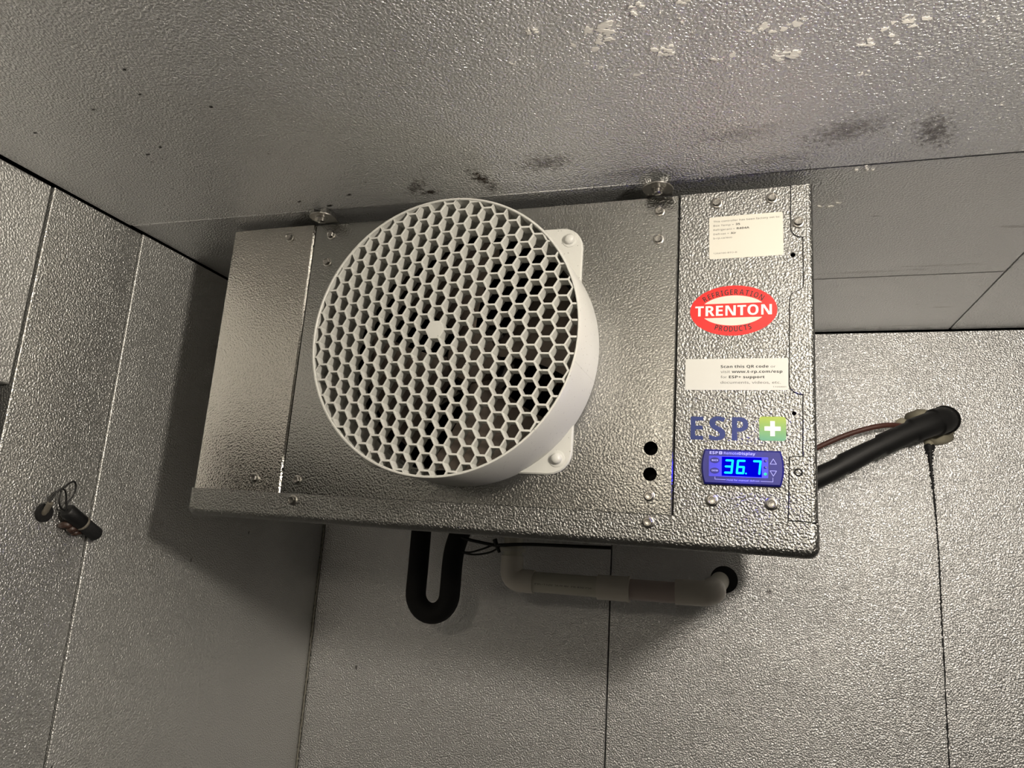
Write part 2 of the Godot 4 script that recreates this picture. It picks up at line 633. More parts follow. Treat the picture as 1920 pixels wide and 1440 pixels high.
func materials() -> void:
	make_stucco()
	bold = SystemFont.new(); bold.font_names = PackedStringArray(["Droid Sans"]); bold.font_weight = 700
	plain = SystemFont.new(); plain.font_names = PackedStringArray(["Droid Sans"]); plain.font_weight = 400
	sheet("wall", WALL_TONE, WALL_ROUGH, 1.2, 0.19, true, 0.86)
	sheet("wall_left", Color(0.86, 0.86, 0.85), 0.38, 1.1, 0.19, true, 0.80)
	sheet("wall_strip", Color(0.88, 0.88, 0.87), 0.28, 0.9, 0.19, true, 0.88)
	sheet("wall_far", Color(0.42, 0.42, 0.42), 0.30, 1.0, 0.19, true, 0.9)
	sheet("ceiling_rear", Color(0.92, 0.92, 0.92), 0.28, 1.2, 0.19, true, 0.88)
	sheet("unit", Color(0.54, 0.54, 0.53), 0.32, 0.9, 0.17, false, 0.97)
	sheet("unit_smooth", Color(0.57, 0.57, 0.56), 0.22, 0.3, 0.17)
	sheet("unit_cover", Color(0.66, 0.65, 0.63), 0.16, 0.42, 0.17)
	sheet("zinc", Color(0.64, 0.63, 0.61), 0.28, 0.0, 1.0)
	sheet("aluminium", Color(0.30, 0.285, 0.27), 0.5, 0.0, 1.0)
	speckled("guard", Color(0.73, 0.73, 0.71), 0.42)
	solid("dark", Color(0.03, 0.03, 0.032), 0.85)
	solid("oxide", Color(0.90, 0.89, 0.86), 0.85)
	solid("blade", Color(0.36, 0.325, 0.30), 0.42, 0.6)
	solid("motor", Color(0.20, 0.19, 0.18), 0.45, 0.6)
	solid("floor", Color(0.10, 0.10, 0.10), 0.6)
	solid("insulation", Color(0.045, 0.045, 0.05), 0.85)
	solid("tape", Color(0.035, 0.036, 0.042), 0.55)
	solid("wire", Color(0.02, 0.02, 0.022), 0.5)
	solid("brown_wire", Color(0.30, 0.17, 0.14), 0.5)
	solid("pvc", Color(0.76, 0.75, 0.70), 0.38)
	solid("pvc_fitting", Color(0.80, 0.78, 0.74), 0.36)
	solid("primer", Color(0.70, 0.65, 0.63), 0.5)
	solid("foam", Color(0.58, 0.56, 0.49), 0.9)
	solid("caulk_black", Color(0.045, 0.045, 0.05), 0.7)
	solid("caulk_light", Color(0.55, 0.54, 0.50), 0.5)
	solid("putty", Color(0.22, 0.15, 0.12), 0.45)
	solid("grey_band", Color(0.42, 0.40, 0.36), 0.6)
	solid("label_white", Color(0.75, 0.74, 0.70), 0.5)
	solid("label_grey", Color(0.72, 0.72, 0.70), 0.5)
	solid("ink", Color(0.07, 0.07, 0.08), 0.6)
	solid("ink_grey", Color(0.30, 0.30, 0.30), 0.6)
	solid("red", Color(0.88, 0.10, 0.09), 0.4)
	solid("red_ink", Color(0.10, 0.02, 0.02), 0.5)
	solid("white_ink", Color(0.88, 0.86, 0.82), 0.45)
	solid("blue_ink", Color(0.03, 0.13, 0.36), 0.5)
	solid("bezel", Color(0.055, 0.06, 0.40), 0.4)  # blue spill of the screen is painted into the housing and button colour
	solid("bezel_panel", Color(0.20, 0.20, 0.68), 0.4)  # paler blue, the glow of the screen put into the face colour
	solid("bezel_ink", Color(0.62, 0.63, 0.88), 0.4)
	glowing("screen", Color(0.0, 0.0, 0.08), Color(0.0, 0.0, 1.0), 1.0)
	glowing("digit", Color(0.1, 0.6, 0.7), Color(0.0, 0.80, 1.0), 1.3)
	glowing("green_led", Color(0.1, 0.6, 0.4), Color(0.2, 1.0, 0.55), 1.3)
	glowing("jar", Color(1, 0.97, 0.9), Color(1.0, 0.93, 0.80), 6.0)
	var grad := Gradient.new()   # the print runs from lime at the top to teal at the foot
	grad.set_color(0, Color(0.55, 0.62, 0.20)); grad.set_color(1, Color(0.30, 0.54, 0.42))
	var gt := GradientTexture2D.new()
	gt.gradient = grad
	gt.width = 8; gt.height = 64
	gt.fill_from = Vector2(0, 0); gt.fill_to = Vector2(0, 1)
	var gm := solid("green_print", Color.WHITE, 0.45)
	gm.albedo_texture = gt


# ---------------------------------------------------------------- the room
func room() -> void:
	var wm: StandardMaterial3D = mat.wall
	var X := Vector3.RIGHT
	var Y := Vector3.UP
	var Z := Vector3.BACK
	var h := CEIL - FLOOR - 0.002

	var back := structure("wall_back", "stucco embossed sheet metal back wall in upright panels")
	var bx := [0.003, 0.6105, 1.76, FAR_X]
	for i in 3:
		var marks := wall_marks(40 + i, [], 16)
		var m := wavy_panel(Vector3(bx[i], CEIL - 0.002, 0), X, -Y, Z, bx[i + 1] - bx[i] - 0.0022, h, 0.06, 0.0009, 0.012, 0.0007, 3 + i)
		obj("panel", m, with_marks(wm, marks), back)
	var mb := Mb.new()
	box(mb, Vector3(-0.1, FLOOR, -0.12), Vector3(FAR_X + 0.1, CEIL, -0.0602))
	obj("wall_core", mb.mesh(), mat.dark, back)
	# black caulk squeezed into the joint below the line set, thick at the top and petering out
	mb = Mb.new()
	var rng := RandomNumberGenerator.new()
	rng.seed = 9
	var pts := [Vector3(1.1462, -0.1385, 0.001), Vector3(1.1466, -0.1703, 0.001), Vector3(1.1476, -0.2017, 0.001), Vector3(1.1490, -0.2415, 0.0005), Vector3(1.1500, -0.285, 0), Vector3(1.1500, -0.3535, 0), Vector3(1.1485, -0.4534, 0), Vector3(1.1465, -0.66, 0)]
	var path := smooth_path(pts, 40)
	for i in path.size():
		path[i] += Vector3(rng.randf_range(-0.0007, 0.0007), 0, 0)
	var bumps := grain_noise(0.11, 3)
	tube(mb, path, func(t: float) -> float: return (0.0011 + 0.0070 * exp(-t * 9.0) + 0.0013 * exp(-t * 1.5)) * (0.8 + 0.9 * bumps.get_noise_1d(t * 1000.0)), 8)
	obj("caulk_bead", mb.mesh(), mat.caulk_black, back, "bumpy black caulk bead")
	mb = Mb.new()
	lathe(mb, [Vector2(0.0, 0.0015), Vector2(0.021, 0.0015), Vector2(0.0235, 0.0)], Transform3D(Basis(X, PI / 2), Vector3(0.8105, -0.3845, 0.0)), 32)
	obj("pipe_hole", mb.mesh(), mat.dark, back, "dark hole around the white drain pipe")

	var left := structure("wall_left", "stucco embossed sheet metal left wall in upright panels")
	# nearer panels lie a little behind the farther ones, so each joint shows a bright lip
	var lz := [[0.002, 0.588, 0.0], [0.5905, 0.7335, -0.0022]]
	for i in 2:
		var a: float = lz[i][0]
		var b: float = lz[i][1]
		var marks := wall_marks(60 + i, [[0.10, 0.185, 60, 30, 0.7, 0.14], [0.2, 0.205, 60, 24, 0.9, 0.10]] if i == 0 else [[0.75, 0.20, 90, 20, 0.2, 0.2]], 12)
		obj("panel", wavy_panel(Vector3(lz[i][2], CEIL - 0.002, b), -Z, -Y, X, b - a, h, 0.06, 0.0009, 0.012, 0.0013, 23 + i), with_marks(mat.wall_left if i == 0 else mat.wall_strip, marks), left)
	obj("panel", wavy_panel(Vector3(-0.0045, CEIL - 0.002, 1.62), -Z, -Y, X, 1.62 - 0.7365, CEIL - 0.002 + 0.1945, 0.06, 0.0012, 0.014, 0.0015, 31), mat.wall_left, left)
	obj("panel", wavy_panel(Vector3(-0.0045, CEIL - 0.002, FAR_Z), -Z, -Y, X, FAR_Z - 1.6225, h, 0.06, 0.0012, 0.03, 0.0015, 32), mat.wall_left, left)
	mb = Mb.new()
	box(mb, Vector3(-0.14, FLOOR, -0.1), Vector3(-0.0702, CEIL, 0.70))
	box(mb, Vector3(-0.14, -0.19, 0.70), Vector3(-0.0702, CEIL, 1.64))
	box(mb, Vector3(-0.14, FLOOR, 1.64), Vector3(-0.0702, CEIL, FAR_Z + 0.1))
	obj("wall_core", mb.mesh(), mat.dark, left)
	var door := structure("door_1", "dark doorway set into the left wall")
	mb = Mb.new()
	box(mb, Vector3(-0.18, FLOOR, 0.71), Vector3(-0.141, -0.18, 1.63))
	obj("door_leaf", mb.mesh(), mat.dark, door)
	mb = Mb.new()
	box(mb, Vector3(-0.141, FLOOR, 0.704), Vector3(-0.0605, -0.2, 0.734))
	box(mb, Vector3(-0.141, FLOOR, 1.6225), Vector3(-0.0605, -0.2, 1.65))
	box(mb, Vector3(-0.141, -0.2, 0.704), Vector3(-0.0605, -0.1945, 1.65))
	obj("door_frame", mb.mesh(), mat.wire, door)

	var ceil_ := structure("ceiling", "stucco embossed sheet metal ceiling with white oxide spots and brown grime")
	var marks_c := ceiling_marks(1.188, 0.66, 0.0, 0.614)
	var front := with_marks(sheet("ceiling_front", Color(0.94, 0.94, 0.94), 0.34, 1.9, 0.19, true, 0.82), marks_c)
	var dn := Vector3.DOWN
	obj("panel", wavy_panel(Vector3(0, CEIL, 0.614), X, Z, dn, 1.188, 0.66, 0.06, 0.0012, 0.012, 0.0014, 51), front, ceil_)
	obj("panel", wavy_panel(Vector3(0, CEIL, 1.2743), X, Z, dn, 1.188, FAR_Z - 1.2743, 0.06, 0.0008, 0.03, 0.0014, 52), mat.ceiling_front, ceil_)
	obj("panel", wavy_panel(Vector3(1.1905, CEIL, 0.614), X, Z, dn, FAR_X - 1.1905, FAR_Z - 0.614, 0.06, 0.0012, 0.03, 0.0014, 53), mat.ceiling_front, ceil_)
	obj("oxide_crust", oxide(), mat.oxide, ceil_, "crusty white oxide spots").set_meta("kind", "stuff")
	for c in [[0.0, 1.188, 0.0, 0.2762], [0.0, 1.188, 0.277, 0.6115], [1.1905, FAR_X, 0.0, 0.6115]]:
		var marks := wall_marks(80 + int(c[2] * 10), [[0.85, 0.06, 60, 22, 0, 0.2], [0.93, 0.1, 40, 20, 0.1, 0.25], [0.97, 0.45, 14, 16, 0, 0.3]], 20)
		obj("panel", wavy_panel(Vector3(c[0], CEIL + 0.0012, c[2]), X, Z, dn, c[1] - c[0], c[3] - c[2], 0.06, 0.0012, 0.012, 0.0014, 54), with_marks(mat.ceiling_rear, marks), ceil_)
	mb = Mb.new()
	box(mb, Vector3(-0.1, CEIL + 0.0615, -0.1), Vector3(FAR_X + 0.1, CEIL + 0.12, FAR_Z + 0.1))
	obj("ceiling_core", mb.mesh(), mat.dark, ceil_)

	var right := structure("wall_right", "stucco embossed sheet metal right wall")
	for i in 2:
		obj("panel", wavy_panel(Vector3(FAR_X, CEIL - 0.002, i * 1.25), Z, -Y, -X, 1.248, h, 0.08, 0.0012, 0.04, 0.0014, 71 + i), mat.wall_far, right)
	var near := structure("wall_front", "stucco embossed sheet metal wall behind the camera")
	for i in 2:
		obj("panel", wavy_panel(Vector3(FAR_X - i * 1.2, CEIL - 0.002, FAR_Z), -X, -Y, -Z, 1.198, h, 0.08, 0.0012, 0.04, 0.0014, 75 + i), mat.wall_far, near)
	mb = Mb.new()
	box(mb, Vector3(-0.2, FLOOR - 0.1, -0.12), Vector3(FAR_X + 0.1, FLOOR, FAR_Z + 0.1))
	var fl := obj("floor", mb.mesh(), mat.floor)
	fl.set_meta("kind", "structure")
	fl.set_meta("label", "dark grey cooler floor")

	# silicone run down the inner corner
	mb = Mb.new()
	path = []
	for i in 260:
		path.append(Vector3(0.0022 + rng.randf_range(-0.0004, 0.0004), CEIL - 0.004 - i * 0.0042, 0.0022 + rng.randf_range(-0.0004, 0.0004)))
	tube(mb, path, func(t: float) -> float: return 0.0019 + 0.0007 * sin(t * 700.0) * sin(t * 143.0), 7)
	var bead := obj("trim_1", mb.mesh(), mat.caulk_light)
	bead.set_meta("kind", "structure")
	bead.set_meta("label", "pale silicone bead down the corner of the two walls")


# ---------------------------------------------------------------- the evaporator
func p2(u: float, v: float) -> Vector2:   # on the unit's face: metres right of its left edge and below its top edge
	return Vector2(u - 0.372, 0.392 - v)


func p3(u: float, v: float, e: float) -> Vector3:   # and e metres in front of the face
	return Vector3(u - 0.372, 0.392 - v, e + 0.185)


func ez(e: float) -> float:
	return e + 0.185


func urect(u0: float, v0: float, u1: float, v1: float, r: float) -> PackedVector2Array:
	var a := p2(u0, v1)
	var b := p2(u1, v0)
	return rrect(a.x, a.y, b.x, b.y, r)


func screw_mesh() -> ArrayMesh:   # a hex head with its own washer, axis z, foot at the origin
	var mb := Mb.new()
	var xf := Transform3D(Basis(Vector3.RIGHT, PI / 2), Vector3.ZERO)
	lathe(mb, [Vector2(0.0064, 0.0), Vector2(0.0064, 0.0007), Vector2(0.0058, 0.0012), Vector2(0.0046, 0.0014)], xf, 24)
	var hex := circle(Vector2.ZERO, 0.0046, 6)
	var top := scaled(hex, 0.86)
	band(mb, hex, 0.0012, hex, 0.0046, 0.0)
	band(mb, hex, 0.0046, top, 0.0053, 1.0)
	lathe(mb, [Vector2(0.0040, 0.0053), Vector2(0.0034, 0.0053), Vector2(0.0028, 0.0044), Vector2(0.0, 0.0042)], xf, 18)
	return mb.mesh()


func evaporator() -> void:
	var b := Basis.from_euler(Vector3(0.001038, -0.030758, -0.0089955))
	var ev := thing("evaporator", "large galvanized evaporator box hung under the ceiling with white honeycomb fan guard", "evaporator")
	ev.transform = Transform3D(b, Vector3(0.156065, 0.058486, 0.584599) - b * p3(0, 0, 0))
	var D := 0.3706
	var mb := Mb.new()

	# ---- the box behind the face: top, ends, back; open to the fan
	box(mb, p3(0.004, 0.0035, -D), p3(0.748, 0.0015, -0.012))
	obj("top_panel", mb.mesh(), mat.unit, ev)
	mb = Mb.new()
	box(mb, p3(0.004, 0.357, -D), p3(0.0055, 0.0035, -0.006))
	obj("end_panel", mb.mesh(), mat.unit, ev)
	mb = Mb.new()
	box(mb, p3(0.60, 0.357, -D + 0.02), p3(0.602, 0.0035, -0.004))
	obj("divider", mb.mesh(), mat.unit, ev)
	mb = Mb.new()
	box(mb, p3(0.14, 0.357, -D + 0.02), p3(0.142, 0.0035, -0.004))
	obj("divider", mb.mesh(), mat.unit, ev)
	mb = Mb.new()
	box(mb, p3(0.0055, 0.352, -D + 0.012), p3(0.745, 0.0035, -D + 0.01))
	for i in 150:
		var u := 0.146 + i * 0.003
		box(mb, p3(u, 0.35, -D + 0.012), p3(u + 0.0004, 0.006, -D + 0.062))
	obj("coil_fins", mb.mesh(), mat.aluminium, ev).set_meta("kind", "stuff")
	mb = Mb.new()
	for i in 6:
		for j in 2:
			tube(mb, [p3(0.13, 0.04 + i * 0.054, -D + 0.024 + j * 0.026), p3(0.61, 0.04 + i * 0.054, -D + 0.024 + j * 0.026)], func(_t: float) -> float: return 0.005, 10)
	obj("coil_tubes", mb.mesh(), solid("copper", Color(0.62, 0.36, 0.24), 0.35, 1.0), ev).set_meta("kind", "stuff")

	# ---- left cover, with its rolled edge
	mb = Mb.new()
	var bow := func(u: float) -> float: return 0.0008 - 0.07 * pow(maxf(0.062 - u, 0.0), 2.0) / 0.124   # the sheet sags back towards its rolled edge
	for i in 26:
		var u0 := 0.0025 + 0.1283 * i / 26.0
		var u1 := 0.0025 + 0.1283 * (i + 1) / 26.0
		var n0 := Vector3(-0.07 * maxf(0.062 - u0, 0.0) / 0.062, 0, 1).normalized()
		var n1 := Vector3(-0.07 * maxf(0.062 - u1, 0.0) / 0.062, 0, 1).normalized()
		mb.quad(p3(u0, 0, bow.call(u0)), p3(u1, 0, bow.call(u1)), p3(u1, 0.358, bow.call(u1)), p3(u0, 0.358, bow.call(u0)), n0, n1, n1, n0)
		mb.face(p3(u0, 0, bow.call(u0)), p3(u1, 0, bow.call(u1)), p3(u1, 0, -0.012), p3(u0, 0, -0.012), Vector3.UP)
		mb.face(p3(u0, 0.358, -0.006), p3(u1, 0.358, -0.006), p3(u1, 0, -0.006), p3(u0, 0, -0.006), Vector3.FORWARD)
	mb.face(p3(0.1308, 0, 0.0008), p3(0.1308, 0.358, 0.0008), p3(0.1328, 0.358, -0.0010), p3(0.1328, 0, -0.0010), Vector3(1, 0, 1).normalized())
	mb.face(p3(0.1328, 0, -0.0010), p3(0.1328, 0.358, -0.0010), p3(0.1328, 0.358, -0.006), p3(0.1328, 0, -0.006), Vector3.RIGHT)
	var back0: float = bow.call(0.0025)
	for i in 8:
		var a0 := PI / 2 * i / 8.0
		var a1 := PI / 2 * (i + 1) / 8.0
		var r := 0.004
		var c0 := Vector2(-sin(a0), cos(a0))
		var c1 := Vector2(-sin(a1), cos(a1))
		var q0 := Vector2(0.0025, back0 - r) + c0 * r
		var q1 := Vector2(0.0025, back0 - r) + c1 * r
		var n0 := Vector3(c0.x, 0, c0.y)
		var n1 := Vector3(c1.x, 0, c1.y)
		mb.quad(p3(q0.x, 0, q0.y), p3(q1.x, 0, q1.y), p3(q1.x, 0.358, q1.y), p3(q0.x, 0.358, q0.y), n0, n1, n1, n0)
	mb.face(p3(-0.0015, 0, back0 - 0.004), p3(-0.0015, 0, -D), p3(-0.0015, 0.358, -D), p3(-0.0015, 0.358, back0 - 0.004), Vector3.LEFT)
	obj("end_cover", mb.mesh(), mat.unit_cover, ev)

	# ---- the fan panel, with the fan's mouth, two knock-out holes and slots at its corners
	mb = Mb.new()
	var holes := [circle(p2(GU, GV), 0.148, 72), circle(p2(0.5878, 0.2892), 0.0074, 28), circle(p2(0.5878, 0.3163), 0.0072, 28)]
	plate(mb, PackedVector2Array([p2(0.1345, 0.0005), p2(0.6112, 0.0005), p2(0.6112, 0.3585), p2(0.1345, 0.3585)]), holes, ez(-0.0012), ez(0.0010), 0.0012)
	obj("fan_panel", mb.mesh(), mat.unit_smooth, ev)
	for u in [0.1338, 0.6119]:   # backing strips behind the two upright joints
		mb = Mb.new()
		box(mb, p3(u - 0.006, 0.357, -0.004), p3(u + 0.006, 0.002, -0.0022))
		obj("joint_backing", mb.mesh(), mat.dark, ev)
	mb = Mb.new()
	box(mb, p3(0.576, 0.335, -0.03), p3(0.599, 0.270, -0.028))
	obj("hole_backing", mb.mesh(), mat.dark, ev)
	for q in [[0.1345, 0.0299], [0.1335, 0.3277], [0.6126, 0.0287], [0.6121, 0.3269]]:   # the open relief notches where the folds end
		mb = Mb.new()
		lathe(mb, [Vector2(0.0, 0.0008), Vector2(0.0014, 0.0008), Vector2(0.0016, -0.001)], Transform3D(Basis(Vector3.RIGHT, PI / 2), p3(q[0], q[1], 0.0)), 14)
		obj("relief_notch", mb.mesh(), mat.dark, ev)

	# ---- control panel on the right and the end panel that laps onto it with three tabs
	var rim := 0.7442
	var flange := PackedVector2Array([p2(rim, 0.0), p2(0.7289, 0.0), p2(0.7285, 0.0493)])
	for i in 6:
		var a := PI / 2 * (i + 1) / 7.0
		flange.append(p2(0.7390 - 0.0105 * cos(a), 0.0490 + 0.0112 * sin(a)))
	flange.append_array([p2(0.7403, 0.0605), p2(0.7400, 0.1160)])
	for i in 5:
		var a := PI / 2 * (i + 1) / 6.0
		flange.append(p2(0.7400 - 0.0130 * sin(a), 0.1275 - 0.0085 * cos(a)))
	flange.append_array([p2(0.7266, 0.1290), p2(0.7252, 0.2190)])
	for i in 7:
		var a := PI / 2 * (i + 1) / 8.0
		flange.append(p2(0.7378 - 0.0125 * cos(a), 0.2190 + 0.0112 * sin(a)))
	flange.append_array([p2(0.7381, 0.2303), p2(0.7372, 0.2930), p2(0.7247, 0.2938), p2(0.7232, 0.3562), p2(rim, 0.3566)])
	var panel := PackedVector2Array([p2(0.6126, 0.0002), p2(rim + 0.0005, 0.0002), p2(rim + 0.0005, 0.3588), p2(0.6126, 0.3588)])
	mb = Mb.new()
	plate(mb, panel, [circle(p2(0.7302, 0.0796), 0.0026, 18), circle(p2(0.7295, 0.2495), 0.0022, 18)], ez(-0.0012), ez(0.0002), 0.0004)
	obj("control_panel", mb.mesh(), mat.unit, ev)
	mb = Mb.new()
	box(mb, p3(0.72, 0.30, -0.03), p3(0.742, 0.05, -0.028))
	obj("panel_backing", mb.mesh(), mat.dark, ev)
	mb = Mb.new()   # the dark gap that shows all round the tabs
	var fl: PackedVector2Array = Geometry2D.offset_polygon(scaled(flange, 10.0), 0.007)[0]
	plate(mb, scaled(fl, 0.1), [], ez(0.0), ez(0.00035), 0.0)
	obj("tab_gap", mb.mesh(), mat.dark, ev)
	mb = Mb.new()
	plate(mb, flange, [], ez(0.0002), ez(0.0014), 0.0004)
	for i in 10:
		var a0 := PI / 2 * i / 10.0
		var a1 := PI / 2 * (i + 1) / 10.0
		var r := 0.0063
		var c0 := Vector2(sin(a0), cos(a0))
		var c1 := Vector2(sin(a1), cos(a1))
		var q0 := Vector2(rim, 0.0014 - r) + c0 * r
		var q1 := Vector2(rim, 0.0014 - r) + c1 * r
		var n0 := Vector3(c0.x, 0, c0.y)
		var n1 := Vector3(c1.x, 0, c1.y)
		mb.quad(p3(q0.x, 0.0, q0.y), p3(q1.x, 0.0, q1.y), p3(q1.x, 0.3566, q1.y), p3(q0.x, 0.3566, q0.y), n0, n1, n1, n0)
	mb.face(p3(0.7505, 0, -0.0049), p3(0.7505, 0, -D), p3(0.7505, 0.3566, -D), p3(0.7505, 0.3566, -0.0049), Vector3.RIGHT)
	mb.face(p3(0.7485, 0, -0.0049), p3(0.7485, 0, -D), p3(0.7485, 0.3566, -D), p3(0.7485, 0.3566, -0.0049), Vector3.LEFT)
	obj("end_panel", mb.mesh(), mat.unit, ev)

	# ---- drain pan: pressed tray with rounded lower corners and a rolled front edge
	mb = Mb.new()
	var pan := PackedVector2Array()
	pan.append_array([p2(0.7515, 0.3583), p2(-0.0052, 0.3572)])
	for i in 9:
		var a := PI / 2 * i / 8.0
		pan.append(p2(0.0058 - 0.011 * cos(a), 0.381 + 0.0105 * sin(a)))
	for i in 9:
		var a := PI / 2 * i / 8.0
		pan.append(p2(0.7405 + 0.011 * sin(a), 0.381 + 0.0105 * cos(a)))
	pan = ccw(pan)
	var pn := corner_normals(pan)
	var top_y := p2(0, 0.3588).y
	var prev := pan
	var prev_z := ez(-0.0065)
	band(mb, pan, ez(-D), pan, prev_z, 0.0)
	for s in 8:
		var a := PI / 2 * (s + 1) / 8.0
		var r := 0.0085
		var ring := PackedVector2Array()
		for i in pan.size():
			var q := pan[i] - pn[i] * r * (1.0 - cos(a))
			if pan[i].y > top_y:
				q.y = pan[i].y
			ring.append(q)
		var z := ez(-0.0065) + r * sin(a)
		for i in pan.size():
			var j := (i + 1) % pan.size()
			var am := a - PI / 16.0
			var nb := func(k: int, ang: float) -> Vector3: return Vector3(pn[k].normalized().x * cos(ang), pn[k].normalized().y * cos(ang), sin(ang))
			if pan[i].y > top_y and pan[j].y > top_y:
				mb.face(Vector3(prev[i].x, prev[i].y, prev_z), Vector3(prev[j].x, prev[j].y, prev_z), Vector3(ring[j].x, ring[j].y, z), Vector3(ring[i].x, ring[i].y, z), Vector3.UP)
			else:
				mb.quad(Vector3(prev[i].x, prev[i].y, prev_z), Vector3(prev[j].x, prev[j].y, prev_z), Vector3(ring[j].x, ring[j].y, z), Vector3(ring[i].x, ring[i].y, z), nb.call(i, am - PI / 16.0), nb.call(j, am - PI / 16.0), nb.call(j, am + PI / 16.0), nb.call(i, am + PI / 16.0))
		prev = ring
		prev_z = z
	fill(mb, prev, [], prev_z, 1.0)
	fill(mb, pan, [], ez(-D), -1.0)
	obj("drain_pan", mb.mesh(), mat.unit, ev)

	# ---- screws
	var sm := screw_mesh()
	for q in [[0.6521, 0.0136, 0.0], [0.7097, 0.0129, 0.0], [0.7358, 0.0437, 0.0014], [0.5896, 0.0185, 0.0], [0.5892, 0.0524, 0.0], [0.5876, 0.3390, 0.0], [0.6508, 0.3402, 0.0], [0.7074, 0.3410, 0.0],
			[0.5876, 0.3659, 0.002], [0.0935, 0.3406, 0.0], [0.1565, 0.3406, 0.0], [0.1552, 0.3655, 0.002], [0.0942, 0.0155, 0.0], [0.1594, 0.0165, 0.0], [0.1585, 0.0547, 0.0]]:
		var s := obj("screw", sm, mat.zinc, ev)
		s.position = p3(q[0], q[1], q[2])
		s.rotation.z = fmod(q[0] * 37.0 + q[1] * 91.0, 1.0)
	mb = Mb.new()
	lathe(mb, [Vector2(0.0042, 0.0018), Vector2(0.0036, 0.0026), Vector2(0.0026, 0.0022), Vector2(0.0022, 0.0002), Vector2(0.0, 0.0002)], Transform3D(Basis(Vector3.RIGHT, PI / 2), p3(0.7328, 0.3089, -0.0003)), 18)
	obj("grommet", mb.mesh(), mat.dark, ev)

	# ---- the two keyhole tabs that hang the box, each with its washer and bolt
	for uc in [0.1545, 0.5892]:
		mb = Mb.new()
		var o := PackedVector2Array([Vector2(-0.0145, 0.0), Vector2(0.0145, 0.0), Vector2(0.0155, 0.010)])
		for i in 15:
			var a := -0.25 + (PI + 0.5) * i / 14.0
			o.append(Vector2(cos(a) * 0.0172, 0.0175 + sin(a) * 0.0165))
		o.append(Vector2(-0.0155, 0.010))
		plate(mb, o, [], -0.0008, 0.0008, 0.0003)
		var tab := obj("hanger_tab", mb.mesh(), mat.zinc, ev)
		tab.transform = Transform3D(Basis(Vector3.RIGHT, PI / 2), p3(uc, -0.0008, 0.0))
		mb = Mb.new()
		var dnx := Transform3D(Basis(Vector3.RIGHT, PI), p3(uc, -0.0002, 0.0185))
		lathe(mb, [Vector2(0.0078, -0.0002), Vector2(0.0078, 0.0012), Vector2(0.0046, 0.0014)], dnx, 22)
		lathe(mb, [Vector2(0.0052, 0.0012), Vector2(0.0052, 0.0054), Vector2(0.0044, 0.0062), Vector2(0.0, 0.0064)], dnx, 6)
		obj("hanger_bolt", mb.mesh(), mat.zinc, ev)
		mb = Mb.new()
		box(mb, p3(uc - 0.013, -0.002, 0.006), p3(uc - 0.006, -0.0085, 0.030))
		box(mb, p3(uc + 0.004, -0.002, 0.006), p3(uc + 0.013, -0.0085, 0.030))
		obj("spacer", mb.mesh(), mat.unit, ev)

	fan(ev)
	decals(ev)
	controller(ev)


